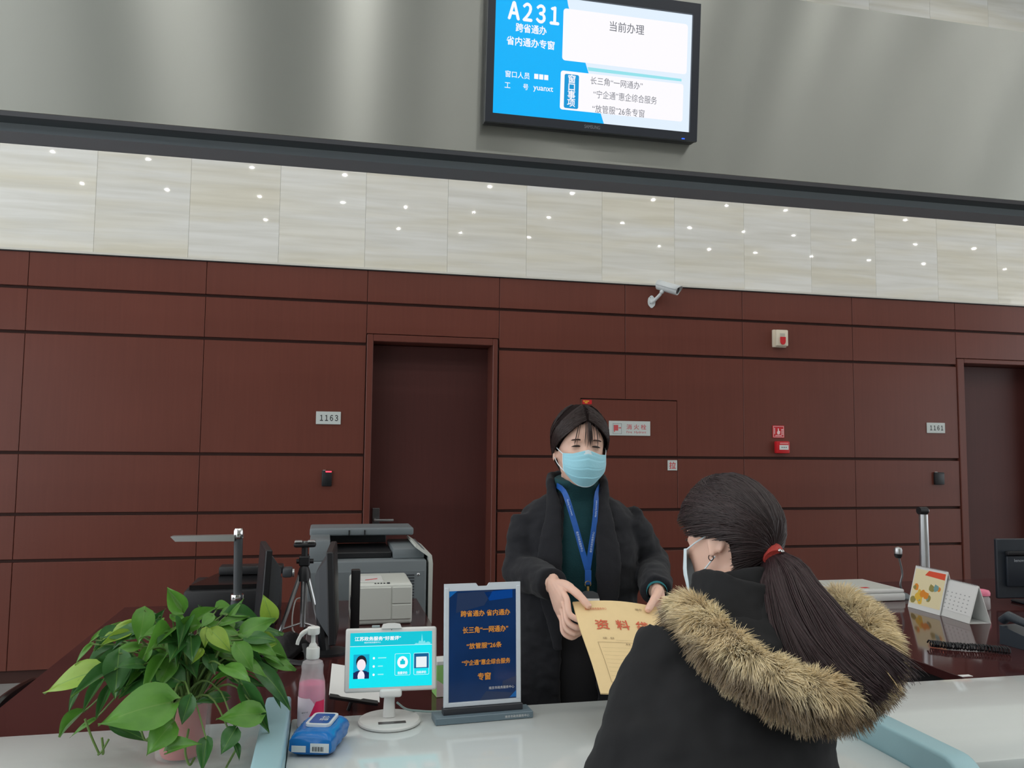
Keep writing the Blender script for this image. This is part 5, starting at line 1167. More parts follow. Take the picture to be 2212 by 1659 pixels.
# coat: open shell, sleeves, shawl collar
COAT = mat('navy_black_wool', S(20, 21, 27), .9, sheen=.06, noise_amt=.25, nscale=120, bump=.35, bscale=45)
CTT = [(.56, .225, .15, .15), (.8, .215, .145, .145), (1.0, .192, .135, .13), (1.12, .19, .138, .128), (1.22, .192, .124, .125), (1.28, .183, .108, .118), (1.32, .155, .092, .108), (1.35, .105, .075, .09), (1.36, .08, .068, .08)]
def opening(z): return interp([(.5, .06), (.9, .058), (1.1, .06), (1.2, .056), (1.3, .05), (1.36, .05)], z)[0]
ct_ = MB(); ro, ri = [], []; K = 30; N = 40
for i in range(K):
    z = .56+(1.36-.56)*i/(K-1); w_, f_, b_ = interp(CTT, z); ph = math.asin(min(.9, opening(z)/w_)); A, B = [], []
    for j in range(N+1):
        a = ph+(2*PI-2*ph)*j/N; c, s = math.cos(a), math.sin(a); c = math.copysign(abs(c)**.9, c)
        A.append(Lw(w_*s, -(f_ if c > 0 else b_)*c, z)); B.append(Lw((w_-.022)*s, -((f_ if c > 0 else b_)-.022)*c, z))
    ro.append(A+B[::-1])
ct_.loft(ro)
def sleeve(mb, sh, el, wr, seed):
    d = (wr-el).normalized(); end = wr - d*.004
    path = smoothpath([sh+Vector((0, 0, .006)), sh.lerp(el, .33), sh.lerp(el, .7), el, el.lerp(end, .4), end], 6)
    n = len(path); rad = []
    for k in range(n):
        t = k/(n-1); rad.append(interp([(0, .06), (.15, .066), (.4, .06), (.6, .061), (.8, .053), (1, .046)], t)[0]*(1+.035*math.sin(34*t+seed)*(.3+.7*math.sin(PI*t))))
    mb.tube(path, rad, 22)
sleeve(ct_, shR, elR, wR, 0); sleeve(ct_, shL, elL, wL, 2)
cm = remesh(ct_, .006, 3); cloth_noise(cm, .006, 16, 3, (1, 1, 1.6)); mesh_obj('coat', cm, COAT, clerk)
colr = MB()
for s in (-1, 1):
    pts = []   # centre, half width vector (x), z
    for z, xi, xo, fy in ((.9, .05, .075, .146), (.98, .05, .098, .147), (1.06, .05, .122, .148), (1.14, .05, .13, .146), (1.21, .05, .122, .134), (1.27, .05, .11, .118), (1.315, .052, .1, .098), (1.35, .06, .098, .07), (1.378, .07, .098, .03), (1.39, .072, .098, -.02), (1.396, .045, .07, -.075), (1.398, 0.0, 0.0, -.096)):
        pts.append((z, xi, xo, fy))
    rings = []
    for i, (z, xi, xo, fy) in enumerate(pts):
        cx = s*(xi+xo)/2; hw = max(.014, (xo-xi)/2); th = .012
        if z >= 1.39 and fy < -.03: hw = .016
        yo = lambda x: -fy + (.0 if fy < .06 else .5*max(0, abs(x)-.05)**1.15)
        ring = []
        for j in range(18):
            a = 2*PI*j/18; x = cx+hw*math.cos(a); tz = .022*math.sin(a) if fy < .05 else 0; 
            k_ = max(0, min(1, (.1-fy)/.08)); ring.append(Lw(x*(1), yo(x)-th*math.sin(a)*(1-k_)-k_*0, z + k_*.03*math.sin(a)))
        rings.append(ring)
    colr.loft(rings if s > 0 else [r_[::-1] for r_ in rings])
cl_me = remesh(colr, .005, 4); cloth_noise(cl_me, .003, 20, 9); mesh_obj('shawl_collar', cl_me, COAT, clerk)
for z in (1.0,): MB().lathe([(.001, .0), (.011, .001), (.012, .003), (.001, .004)], n=16, M=frame(Lw(.105, -.15, .965), (1, 0, 0), (0, 0, 1), (-.2, -1, 0))).build('coat_button', BLACKG, clerk, True)
# lanyard, clip and badge
LAN = mat('blue_lanyard', S(24, 82, 160), .5); LTX = mat('pale_blue_print', S(190, 210, 235), .6)
J = PY(1269, 1232, 2.395); fronts = {}
for s, (tx, ty) in ((-1, (1219, 1062)), (1, (1288, 1066))):
    up3 = PY(tx, ty, 2.432)
    pth = smoothpath([Lw(s*.02, .078, 1.385), Lw(s*.07, .03, 1.385), up3, up3.lerp(J, .35)+Vector((0, -.012, 0)), up3.lerp(J, .7)+Vector((0, -.006, 0)), J], 5)
    mb = MB(); T = []
    for i, p in enumerate(pth):
        t = (pth[min(i+1, len(pth)-1)]-pth[max(0, i-1)]).normalized(); nrm = (Lw(0, 0, 1.2)-p); nrm.z = 0; nrm = -nrm.normalized(); sd = t.cross(nrm).normalized()*.0085
        q = p+nrm*.002; T += [(q-sd)[:], (q+sd)[:], (q+sd+nrm*.0014)[:], (q-sd+nrm*.0014)[:]]
    n = len(pth); mb.add(T, [(4*i+a, 4*i+(a+1) % 4, 4*i+4+(a+1) % 4, 4*i+4+a) for i in range(n-1) for a in range(4)]); mb.build('lanyard_strap', LAN, clerk, True, smooth=0)
    for fr_, txt_, sc_ in ((.2, 'Nanjing Government', .05), (.62, '南京市政务服务中心', .062)):
        a, b = up3.lerp(J, fr_-.06)+Vector((0, -.011, 0)), up3.lerp(J, fr_+.1)+Vector((0, -.011, 0)); i = min(range(len(pth)), key=lambda q: (pth[q]-(a+b)/2).length)
        t = (pth[i+1]-pth[i-1]).normalized(); nrm = (Lw(0, 0, 1.2)-pth[i]); nrm.z = 0; nrm = -nrm.normalized(); nrm = (nrm-t*nrm.dot(t)).normalized(); X = t if s < 0 else -t
        text('lanyard_lettering', txt_, frame(pth[i]+nrm*.0046, X, nrm.cross(X), nrm), LTX, clerk, sc_, .0075, 0, 0, .0)
ls = PY(1269, 1252, 2.385); MB().box(-.0095, .0095, -.03, .012, 0, .003, .0005, 1, frame(J.lerp(ls, .4)+Vector((0, -.006, 0)), Lw(1, 0, 0)-Lw(0, 0, 0), (0, 0, 1), (Lw(0, -1, 0)-Lw(0, 0, 0)))).build('lanyard_joint', LAN, clerk, True)
BR = mat('brass_clip', S(206, 180, 110), .25, .9); cp_ = MB(); o_ = PY(1270, 1262, 2.375)
cp_.tube([o_+Vector((-.009*math.cos(a), 0, .009*math.sin(a)+.0)) for a in np.linspace(-.6, PI+.6, 12)], .0013, 6); cp_.tube([o_+Vector((0, 0, -.006)), o_+Vector((0, -.002, -.03))], [.0045, .003], 8); cp_.build('lanyard_clip', BR, clerk, True)
bt_ = PY(1272, 1283, 2.365); Mb_ = frame(bt_, Lw(1, 0, 0)-Lw(0, 0, 0), (0, .25, 1), (Lw(0, -1, .25)-Lw(0, 0, 0)))
MB().prism([(-.03, -.012), (.03, -.012), (.026, .002), (.012, .008), (-.012, .008), (-.026, .002)], 0, .004, Mb_).build('badge_holder_top', DGREY, clerk, True, smooth=0); MB().box(-.03, .03, -.1, -.0125, 0, .003, .001, 1, Mb_).build('badge', PAPER, clerk, True)
# face mask
MASK = mat('light_blue_mask', S(150, 206, 222), .7, sheen=.2, bump=.15, bscale=200); MWHT = mat('white_mask_band', S(214, 226, 232), .7); mk = MB(); mkw = MB()
def mask_pt(u, v, lift=0.0):
    s = 2*u-1                                               # across
    wd_ = .068*(1-.10*max(0, v-.35)-.55*max(0, v-.62)**1.6*2.2)
    x = wd_*s; top = -.012+.012*max(0, 1-abs(s)*1.6)**1.0-.004*abs(s); bot = -.114+.026*abs(s)**2.2
    z = top+(bot-top)*v
    yb_ = -(.118-.012*abs(v-.45)*2)*math.sqrt(max(0, 1-(x/.088)**2))-.004*math.exp(-(x/.02)**2)*max(0, 1-v*2)
    yb_ = min(yb_, -.018); yb_ += .024*max(0, v-.72)**1.2*2
    saw = (v*4) % 1.0; yb_ -= .0028*(1-saw)*(1 if .12 < v < .95 else 0)*(1-abs(s)**4)
    return MH @ Vector((x, yb_-lift, z))
mk.grid(lambda u, v: mask_pt(u, v), 33, 49); mo = mk.build('face_mask', MASK, clerk, True, 60); md = mo.modifiers.new('s', 'SOLIDIFY'); md.thickness = .0015
mkw.grid(lambda u, v: mask_pt(u, v*.11, .0016), 33, 4); mw = mkw.build('mask_nose_band', MWHT, clerk, True, 60)
edge = MB()
edge.tube([mask_pt(u, 1.0, .001) for u in np.linspace(0, 1, 21)], .0014, 6); edge.tube([mask_pt(0.0, v, .001) for v in np.linspace(0, 1, 15)], .0014, 6); edge.tube([mask_pt(1.0, v, .001) for v in np.linspace(0, 1, 15)], .0014, 6); edge.build('mask_edge', MWHT, clerk, True)
for s in (-1, 1):
    u = 0 if s < 0 else 1
    for v, q in ((.03, (.079, .018, .015)), (.8, (.076, .016, -.03))):
        a = mask_pt(u, v); e_ = MH @ Vector((s*q[0], q[1], q[2])); m_ = a.lerp(e_, .5)+(MH.to_3x3() @ Vector((s*.006, 0, 0)))
        MB().tube(smoothpath([a, m_, e_], 4), .0014, 6).build('ear_loop', MWHT, clerk, True)
# hair
OP = [(-.12, 140), (-.06, 122), (-.035, 108), (-.022, 88), (0, 70), (.02, 57), (.045, 38), (.062, 24), (.076, 8), (.08, 0), (.12, 0)]
def cap_mesh(M, op, thick, zmin=-.11, extra=None):
    mb = MB(); rings = []; nz = 34; nph = 60
    for i in range(nz):
        z = zmin+(.119-zmin)*(1-(1-i/(nz-1))**1.25); po = math.radians(interp(op, z)[0]); row = []
        for j in range(nph+1):
            u = j/nph; ph = po+(2*PI-2*po)*u; e_ = min(1, min(u, 1-u)*9) if po > .03 else 1
            row.append(M @ hsurf(ph, z, -.002+(thick+.002)*e_))
        rings.append(row)
    n = nph+1; mb.add([p[:] for r_ in rings for p in r_], [(i*n+j, i*n+j+1, (i+1)*n+j+1, (i+1)*n+j) for i in range(nz-1) for j in range(nph)]+[tuple(range((nz-1)*n, nz*n-1))])
    return mb
HB = S(40, 30, 30); cap_mesh(MH, OP, .015).build('hair', mat('hair_base', S(30, 22, 22), .8, spec=.1), clerk, True, 180)
paths = []
for k in range(2600):
    s = random.choice((-1, 1)); ps = abs(random.gauss(0, 50)) % 175; top = .115-.04*max(0, 1-ps/40) if random.random() < .8 else random.uniform(.06, .115)
    if ps < 70: pe = random.uniform(84, 112); ze = random.uniform(-.055, .0)
    else: pe = ps+(178-ps)*.5; ze = random.uniform(-.1, -.05)
    off0 = random.uniform(.0145, .019); P = []
    for i in range(10):
        t = i/9; z = top+(ze-top)*t**1.35; ph = ps*.25+(pe-ps*.25)*t**.75 if ps < 70 else ps+(pe-ps)*t
        ph = max(ph, interp(OP, z)[0]+2+6*t*random.random()); P.append(hsurf(s*math.radians(ph), z, off0*(1-.25*t))[:])
    paths.append(P)
for k in range(26):                                           # loose wisps over the forehead
    x0 = random.choice((random.gauss(.006, .004), random.uniform(-.03, .03))); P = []; zt_ = random.uniform(.0, .03)
    for i in range(10):
        t = i/9; z = .085+(zt_-.085)*t; P.append(hsurf(x0*(1+.6*t)/.09, z, .012-.006*t)[:])
    paths.append(P)
strand_cap(MH, paths, np.array([.0006, .0009, .001, .001, .001, .001, .0009, .0008, .0006, .0002]), 'hair_strand', HAIRM, clerk, hair_tint(len(paths), 10, S(44, 33, 32)))
pony = MB().tube(smoothpath([MH @ Vector(p) for p in ((0, .1, .0), (0, .135, -.02), (0, .14, -.08), (0, .12, -.14))], 5), [.02]*4+[.028]*8+[.02]*3+[.008], 14); pony.build('tied_hair', bpy.data.materials['hair_base'], clerk, True, 180)
# ------------------------------------------------------------------ the customer, seen from behind
HC2 = PY(1578, 1166, 1.64); ft = math.radians(12.4)
MH2 = Matrix.Translation(HC2) @ Matrix.Rotation(math.radians(180+27), 4, 'Z') @ Matrix.Rotation(math.radians(-3), 4, 'Y') @ Matrix.Rotation(math.radians(10), 4, 'X')
hip = PY(1560, 1659, 1.36); nbk = PY(1592, 1292, 1.555); RT = Matrix.Rotation(ft, 3, 'Z')
OR2 = Vector((hip.x, hip.y, 0))
def C3(x, y, z):                                              # body frame: x to her right, y forward, z up, leaning spine
    t = max(0, (z-.9)/(nbk.z-.9)); c = Vector((hip.x, hip.y, 0)).lerp(Vector((nbk.x, nbk.y, 0)), min(t, 1.15)**1.15)
    v = RT @ Vector((x, y, 0)); return Vector((c.x+v.x, c.y+v.y, z))
def body_rings(tab, z0, z1, k, n=36):
    R = []
    for i in range(k):
        z = z0+(z1-z0)*i/(k-1); w_, f_, b_ = interp(tab, z)
        R.append([C3(w_*math.sin(a), (f_ if math.cos(a) > 0 else b_)*math.cos(a), z) for a in [2*PI*j/n for j in range(n)]])
    return R
nz = nbk.z
bd = head_mb(MH2, nbk+Vector((0, 0, -.02)))
bd.loft(body_rings([(.7, .16, .1, .11), (.95, .15, .1, .1), (nz-.1, .17, .1, .1), (nz-.04, .14, .08, .09), (nz, .06, .055, .055)], .72, nz, 20))
sL, sR = C3(-.14, .0, nz-.075), C3(.175, .0, nz-.075)
eL, eR = C3(-.165, .07, .9), C3(.24, .12, .9)
O_R = ETL + eu*EW + ev*(EL*.8)
hR2, wR2, nR2 = hand_mb(O_R, -eu, -ev, en, eR.lerp(O_R+eu*.035+ev*.1, .75))
# left hand resting flat on the counter edge
O_L = Vector((C3(.06, .38, .8).x, 1.76, CT+.03)); dvL = (O_L-eL); dvL.z = 0; dvL.normalize(); duL = Vector((dvL.y, -dvL.x, 0))
hL2 = MB(); rg = []
for c_, hu, hn in ((-.1, .026, .018), (-.07, .034, .016), (-.03, .041, .014), (0, .04, .011)): rg.append([O_L+dvL*c_+duL*(hu*math.cos(2*PI*j/16))+Vector((0, 0, -.012+hn*math.sin(2*PI*j/16))) for j in range(16)])
hL2.loft(rg)
for k, ln_ in enumerate((.9, 1.0, .95, .75)):
    u = .03-.021*k; hL2.tube(smoothpath([O_L+dvL*(-.02)+duL*u+Vector((0, 0, -.012)), O_L+dvL*.02+duL*u*1.1+Vector((0, 0, -.01)), O_L+dvL*(.02+.035*ln_)+duL*u*1.15+Vector((0, 0, -.013)), O_L+dvL*(.02+.062*ln_)+duL*u*1.15+Vector((0, 0, -.02))], 4), [.009]*9+[.008, .007, .006, .004], 12)
hL2.tube(smoothpath([O_L-dvL*.08+duL*.02+Vector((0, 0, -.012)), O_L-dvL*.045+duL*.048+Vector((0, 0, -.012)), O_L-dvL*.01+duL*.062+Vector((0, 0, -.017))], 4), [.012]*5+[.0105]*2+[.009, .005], 12)
wL2 = O_L-dvL*.1+Vector((0, 0, .028))
for s_, e_, w_ in ((sL, eL, wL2), (sR, eR, wR2)): bd.tube([s_, s_.lerp(e_, .5), e_, e_.lerp(w_, .5), w_], [.05, .046, .04, .036, .025], 14)
for s in (-1, 1):
    bd.tube([C3(s*.085, 0, .86), C3(s*.085, .01, .48), C3(s*.085, -.01, .1), C3(s*.085, -.01, .05)], [.085, .06, .042, .04], 14); bd.tube([C3(s*.085, -.05, .04), C3(s*.09, .12, .03)], [.035, .03], 12)
m1 = remesh(bd, .0056, 2); hh_ = MB(); hh_.add(hR2.v, hR2.f); hh_.add(hL2.v, hL2.f); m2_ = remesh(hh_, .0024, 3); ab2 = mesh_to_mb(m1); mesh_to_mb(m2_, ab2)
cust = tag(ab2.build('person', SKIN, smooth=180, loc=OR2), 'customer seen from behind with long ponytail and black fur-hooded coat', 'person')
eyes_and_brows(MH2, cust, EYE, BROW)
tr = MB(); tr.loft(body_rings([(.7, .17, .12, .13), (.95, .155, .105, .115)], .72, .92, 6))
for s in (-1, 1): tr.tube([C3(s*.085, 0, .8), C3(s*.085, .01, .48), C3(s*.085, -.01, .09)], [.1, .08, .07], 16)
mesh_obj('trousers', remesh(tr, .009, 2), TRO, cust)
for s in (-1, 1): MB().loft([[C3(s*.088+.043*q*math.cos(a), y, .004+h_*(.5+.5*math.sin(a))) for a in [2*PI*j/16 for j in range(16)]] for y, q, h_ in ((-.075, .5, .05), (-.06, .85, .075), (0, .95, .08), (.08, 1, .06), (.14, .85, .05), (.165, .4, .035))]).build('shoe', BLACK, cust, True, 60)
# padded coat
PARKA = mat('black_parka_cotton', S(14, 15, 18), .85, sheen=.03, noise_amt=.2, nscale=90, bump=.3, bscale=30)
pk = MB(); pk.loft(body_rings([(.52, .235, .17, .17), (.8, .228, .165, .165), (.95, .222, .15, .155), (1.06, .222, .14, .15), (nz-.1, .215, .125, .145), (nz-.05, .185, .11, .13), (nz-.01, .12, .09, .1), (nz+.02, .085, .08, .08)], .52, nz+.02, 30, 40))
def sleeve2(mb, sh, el, wr, seed):
    path = smoothpath([sh+(sh-el).normalized()*.015, sh.lerp(el, .33), sh.lerp(el, .7), el, el.lerp(wr, .4), wr], 6); n = len(path)
    mb.tube(path, [interp([(0, .07), (.15, .08), (.4, .076), (.6, .07), (.8, .052), (1, .038)], k/(n-1))[0]*(1+.03*math.sin(30*k/(n-1)+seed)) for k in range(n)], 22)
sleeve2(pk, sL, eL, wL2, 1); sleeve2(pk, sR, eR, wR2, 4)
pm_ = remesh(pk, .007, 3); cloth_noise(pm_, .008, 12, 5, (1, 1, 1.5)); mesh_obj('parka', pm_, PARKA, cust)
# hood hanging on the back: inner curve round the neck, outer curve is the fur rim
RIM = [(1474, 1312, 1.50), (1510, 1344, 1.42), (1565, 1396, 1.345), (1640, 1452, 1.295), (1735, 1500, 1.27), (1825, 1498, 1.29), (1876, 1448, 1.35), (1886, 1382, 1.43), (1855, 1330, 1.52), (1800, 1302, 1.59)]
NEC = [(1495, 1268, 1.60), (1535, 1262, 1.53), (1575, 1275, 1.49), (1615, 1290, 1.48), (1650, 1295, 1.485), (1685, 1290, 1.50), (1705, 1280, 1.53), (1720, 1272, 1.57), (1728, 1270, 1.61), (1725, 1270, 1.64)]
rim = smoothpath([PY(*p) for p in RIM], 6); nec = smoothpath([PY(*p) for p in NEC], 6)
hd_ = MB(); nr = len(rim)
def hood_pt(i, v, k):
    a, b = nec[i], rim[i]; p = a.lerp(b, v); sag = .025*math.sin(PI*v); tocam = (CAM-p).normalized()
    return p + tocam*(.0 - sag + k) + Vector((0, 0, -.012*math.sin(PI*v)+.03*(1-v)**3))
rr_ = []
for i in range(nr): rr_.append([hood_pt(i, v, .0) for v in np.linspace(0, 1, 10)]+[hood_pt(i, v, -.03) for v in np.linspace(1, 0, 10)])
hd_.loft(rr_); hme = remesh(hd_, .006, 4); cloth_noise(hme, .004, 18, 2); mesh_obj('hood', hme, PARKA, cust)
cl_ = MB(); fwd = HC2-nbk; fwd.z = 0
def colr_ring(k, t, g):
    c = nbk+fwd*(.55*t)+Vector((0, 0, -.05+.085*t)); R_ = (.118-.035*t, .112-.03*t)
    return [c+(RT @ Vector(((R_[0]-g)*math.sin(a), (R_[1]-g)*math.cos(a), .03*math.cos(a)*t*-1))) for a in np.linspace(0, 2*PI, 33)[:-1]]
cr_ = [colr_ring(0, t, 0) for t in np.linspace(0, 1, 7)]+[colr_ring(0, t, .02) for t in np.linspace(1, 0, 7)]
cl_.loft(cr_, cap=False); n_ = len(cr_)*32; cl_.f += [((len(cr_)-1)*32+j, (len(cr_)-1)*32+(j+1) % 32, (j+1) % 32, j) for j in range(32)]
mesh_obj('collar', cloth_noise(remesh(cl_, .006, 3), .005, 20, 4), PARKA, cust)
FURC = mat('fur_backing', S(150, 124, 84), .9); nf = len(rim); rad = [.027+.010*math.sin(PI*i/(nf-1))**.5 for i in range(nf)]
fcore = MB().tube(rim, [r_*.8 for r_ in rad], 14); ftrim = fcore.build('fur_trim', FURC, cust, True, 60)
FM = attr_mat('faux_fur', .75, .15, .3); NF = 42000
rimA = np.array([p[:] for p in rim]); tang = np.gradient(rimA, axis=0); tang /= np.linalg.norm(tang, axis=1, keepdims=True)
ti = rng.uniform(0, nf-1.001, NF); i0 = ti.astype(int); fr_ = (ti-i0)[:, None]
ctr = rimA[i0]*(1-fr_)+rimA[i0+1]*fr_; tg = tang[i0]; R0 = np.array(rad)[i0][:, None]
ref = np.tile(np.array([0, 0, 1.0]), (NF, 1)); sA = np.cross(tg, ref); sA /= np.linalg.norm(sA, axis=1, keepdims=True); nA = np.cross(sA, tg)
an = rng.uniform(0, 2*PI, (NF, 1)); rd = np.cos(an)*sA+np.sin(an)*nA
clump = np.array([[noise.noise(Vector(p)*38), noise.noise(Vector(p)*38+Vector((9, 3, 1))), noise.noise(Vector(p)*38+Vector((2, 8, 5)))] for p in (ctr+rd*R0)])
# lie of the pile: away from the neck, downwards
centre = np.mean(np.array([p[:] for p in nec]), axis=0); outw = ctr-centre; outw /= np.linalg.norm(outw, axis=1, keepdims=True)
dirv = rd*.75+outw*.45+np.array([0, 0, -.35])+clump*.75+rng.normal(0, .16, (NF, 3)); dirv /= np.linalg.norm(dirv, axis=1, keepdims=True)
ln_ = rng.uniform(.016, .036, (NF, 1)); base = ctr+rd*R0*.78
bend = outw*.3+np.array([0, 0, -.35])+clump*.5
K = 4; tt_ = np.linspace(0, 1, K)[None, :, None]
FP = base[:, None, :]+dirv[:, None, :]*ln_[:, None, :]*tt_+bend[:, None, :]*ln_[:, None, :]*.45*tt_**2
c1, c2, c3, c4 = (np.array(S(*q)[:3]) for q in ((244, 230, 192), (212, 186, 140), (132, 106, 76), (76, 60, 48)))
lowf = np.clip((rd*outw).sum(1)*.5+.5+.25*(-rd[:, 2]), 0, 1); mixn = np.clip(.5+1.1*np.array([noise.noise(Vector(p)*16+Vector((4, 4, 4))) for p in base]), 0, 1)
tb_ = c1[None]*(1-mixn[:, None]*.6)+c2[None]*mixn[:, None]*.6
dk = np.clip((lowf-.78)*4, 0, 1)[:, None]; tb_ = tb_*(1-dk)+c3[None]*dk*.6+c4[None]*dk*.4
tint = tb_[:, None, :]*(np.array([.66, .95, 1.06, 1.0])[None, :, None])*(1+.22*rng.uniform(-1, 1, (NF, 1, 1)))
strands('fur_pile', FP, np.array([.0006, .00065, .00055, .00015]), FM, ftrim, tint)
# hair drawn back into a ponytail
OP2 = [(-.12, 138), (-.075, 124), (-.055, 120), (-.04, 118), (-.008, 112), (.004, 84), (.012, 66), (.02, 58), (.045, 40), (.065, 22), (.08, 6), (.085, 0), (.12, 0)]
TIE = PY(1668, 1197, 1.545)
cap_mesh(MH2, OP2, .019, -.085).build('hair', mat('hair_base_customer', S(28, 21, 21), .8, spec=.1), cust, True, 180)
inv2 = MH2.inverted(); tie_l = inv2 @ TIE; paths = []
tphi = math.atan2(tie_l.x, -tie_l.y); tz = tie_l.z
for k in range(3600):
    z0 = random.uniform(-.085, .1) if random.random() < .7 else random.uniform(.07, .117); po = interp(OP2, z0)[0]; s = random.choice((-1, 1))
    ps = s*math.radians(po+random.uniform(0, 40)) if random.random() < .6 else s*math.radians(random.uniform(po, 165)); tt = tphi if (tphi-ps) < PI and (tphi-ps) > -PI else tphi
    d = (tphi-ps+PI) % (2*PI)-PI
    if abs(z0) > .075 and abs(d) > 2.4: d = d
    o0 = random.uniform(.018, .0235); P = []
    for i in range(11):
        t = i/10; te = t**1.1; z = z0+(tz-z0)*te + .05*math.sin(PI*te)*max(0, (z0+.05)/.15)*min(1, abs(d)/1.5); z = min(z, .117); ph = ps+d*te
        po_ = math.radians(interp(OP2, z)[0]); pw = (ph+PI) % (2*PI)-PI
        if abs(pw) < po_: ph = math.copysign(po_, pw)
        p = hsurf(ph, z, o0); 
        if t > .8: p = p.lerp(Vector(tie_l), ((t-.8)/.2)**1.6*.9)
        P.append(p[:])
    paths.append(P)
def on_skull(d):
    ph = math.atan2(d.x, -d.y); h_ = math.hypot(d.x, d.y); lo, hi = -.117, .1188
    for _ in range(13):
        z = (lo+hi)/2; q = hsurf(ph, z); r_ = math.hypot(q.x, q.y)
        if z*h_ < d.z*r_: lo = z
        else: hi = z
    return ph, (lo+hi)/2
tdir = Vector(tie_l).normalized()
for k in range(2600):                                          # locks combed back over the crown
    z0 = random.uniform(.05, .1); po = math.radians(interp(OP2, z0)[0]); ps = random.uniform(-1.5, 1.5)
    if abs(ps) < po: ps = math.copysign(po, ps)
    a = hsurf(ps, z0).normalized(); o0 = random.uniform(.018, .0225); P = []
    w0 = math.acos(max(-1, min(1, a.dot(tdir))))
    for i in range(11):
        t = i/10; d = (a*math.sin((1-t)*w0)+tdir*math.sin(t*w0))/math.sin(w0); d = (d+Vector((0, 0, .25*math.sin(PI*t)))).normalized()
        ph, z = on_skull(d); p = hsurf(ph, z, o0)
        if t > .8: p = p.lerp(Vector(tie_l), ((t-.8)/.2)**1.6*.9)
        P.append(p[:])
    paths.append(P)
strand_cap(MH2, paths, np.array([.0005]+[.0010]*9+[.0008]), 'hair_strand', HAIRM, cust, hair_tint(len(paths), 11, S(46, 35, 36), .4))
wis = []; sgn0 = 1 if ((MH2 @ Vector((.08, 0, 0)))-CAM).length < ((MH2 @ Vector((-.08, 0, 0)))-CAM).length else -1
for k in range(26):                                            # flyaway wisps by the face
    z0 = random.uniform(-.02, .06); ps = -sgn0*math.radians(interp(OP2, z0)[0]+random.uniform(-8, 4)); P = []
    for i in range(8):
        t = i/7; P.append((hsurf(ps*(1-.15*t), z0-.1*t*random.uniform(.8, 1.1), .016+.012*t*random.uniform(.2, 1)))[:])
    wis.append(P)
strand_cap(MH2, wis, np.array([.0005]*7+[.0002]), 'loose_hair', HAIRM, cust, hair_tint(len(wis), 8, S(50, 36, 34)))
CL = [TIE, PY(1686, 1232, 1.50), PY(1712, 1300, 1.44), PY(1752, 1375, 1.375), PY(1800, 1440, 1.31), PY(1842, 1490, 1.265), PY(1872, 1530, 1.25)]
cl6 = smoothpath(CL, 5); clA = np.array([p[:] for p in cl6]); KC = len(clA); NP = 4200
tgc = np.gradient(clA, axis=0); tgc /= np.linalg.norm(tgc, axis=1, keepdims=True)
tocam = np.array(CAM[:])[None]-clA; tocam /= np.linalg.norm(tocam, axis=1, keepdims=True); sd = np.cross(tgc, tocam); sd /= np.linalg.norm(sd, axis=1, keepdims=True)
tcs = np.linspace(0, 1, KC); wid = np.interp(tcs, [0, .06, .18, .4, .7, 1], [.013, .02, .048, .07, .082, .105]); dep = np.interp(tcs, [0, .1, .4, 1], [.013, .02, .026, .02])
a_ = rng.uniform(0, 2*PI, (NP, 1)); q_ = np.sqrt(rng.uniform(0, 1, (NP, 1))); ox, oy = q_*np.cos(a_), q_*np.sin(a_)
endl = np.clip(rng.normal(.88, .12, (NP, 1)), .5, 1.06); KP = 14; ts = np.linspace(0, 1, KP)[None, :]*endl
def samp(A): return np.stack([np.interp(ts, tcs, A[:, c]) for c in range(3)], axis=2)
PT = samp(clA)+samp(sd)*(np.interp(ts, tcs, wid)*(ox+.10*np.sin(5*ts+6*ox)))[:, :, None]+samp(tocam)*(np.interp(ts, tcs, dep)*oy)[:, :, None]
PT += (rng.normal(0, .006, (NP, 1, 3))*(ts**3)[:, :, None])
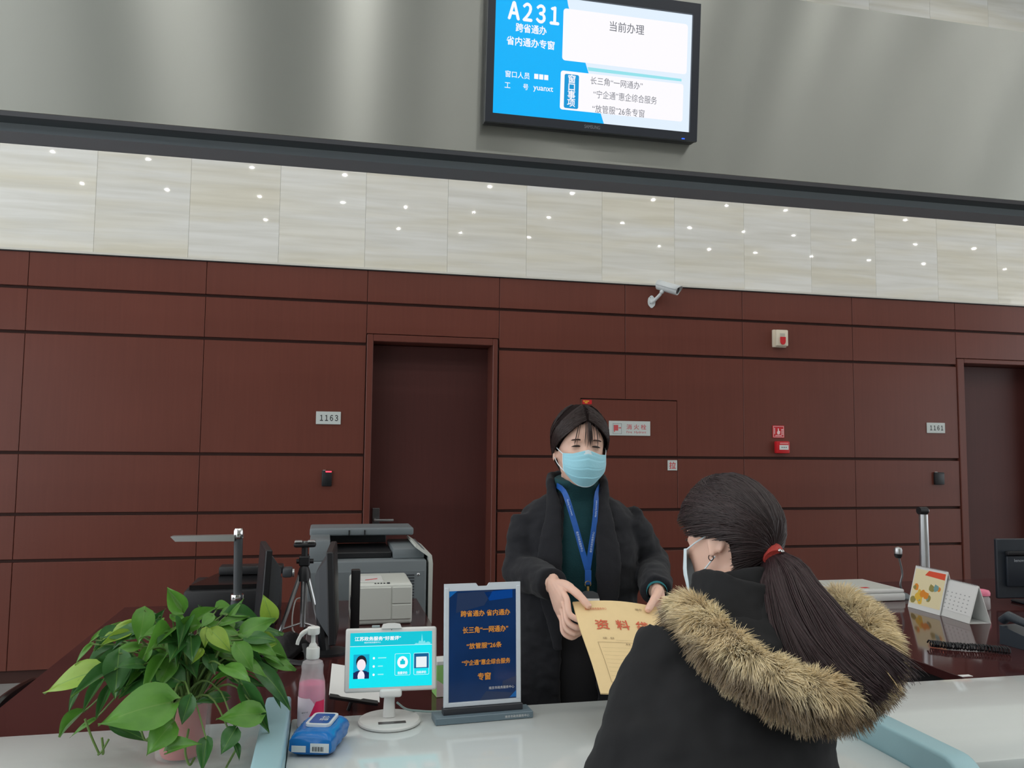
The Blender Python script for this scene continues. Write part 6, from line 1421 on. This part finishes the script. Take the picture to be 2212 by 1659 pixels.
lk = np.array([noise.noise(Vector((float(x)*4, float(y)*2, 0))) for x, y in zip(ox[:, 0], oy[:, 0])])[:, None]
PT += samp(sd)*(lk*.02*np.sin(3*ts+1))[:, :, None]
strands('ponytail', PT, np.array([.0009]*11+[.0008, .0006, .0002]), HAIRM, cust, hair_tint(NP, KP, S(52, 38, 40), .35))
MB().tube([TIE-Vector(tgc[0])*.018, TIE-Vector(tgc[0])*.006, TIE+Vector(tgc[0])*.008, TIE+Vector(tgc[0])*.016], [.0225, .0235, .0235, .021], 20).build('hair_tie', mat('red_hair_tie', S(168, 56, 48), .7, bump=.8, bscale=120), cust, True)
bead = MB(); q = PY(1684, 1189, 1.52); bead.ell(q, (.004, .004, .004), 10, 6); bead.ell(q+Vector((.006, 0, -.002)), (.004, .004, .004), 10, 6); bead.build('tie_bead', CHROME, cust, True)
# mask straps and earring on the visible ear
em_ = lambda x, y, z: MH2 @ Vector((x, y, z))
sgn = 1 if (em_(.08, 0, 0)-CAM).length < (em_(-.08, 0, 0)-CAM).length else -1
mkc = MB()
def mk2(u, v):
    s = 2*u-1; x = .07*s*(1-.3*max(0, v-.6)); z = -.012+(-.108)*v; return em_(x, min(-.03, -(.116-.012*abs(v-.45)*2)*math.sqrt(max(0, 1-(x/.088)**2))), z)
mkc.grid(mk2, 17, 9); mo = mkc.build('face_mask', mat('white_blue_mask', S(206, 220, 226), .7), cust, True, 60); md = mo.modifiers.new('s', 'SOLIDIFY'); md.thickness = .0015
for s in (-1, 1):
    u = 0 if s < 0 else 1
    for v, z in ((.02, .014), (.85, -.034)):
        a = mk2(u, v); b = em_(s*.08, .014, z); MB().tube(smoothpath([a, a.lerp(b, .5)+(MH2.to_3x3() @ Vector((s*.006, 0, 0))), b], 4), .0016, 6).build('ear_loop', MWHT, cust, True)
er = em_(sgn*.083, .006, -.03); MB().tube([er+(MH2.to_3x3() @ Vector((0, .006*math.sin(a), -.006+.006*math.cos(a)))) for a in np.linspace(0, 2*PI, 15)], .001, 6).build('earring', mat('dark_metal_ring', S(60, 50, 50), .3, .9), cust, True)
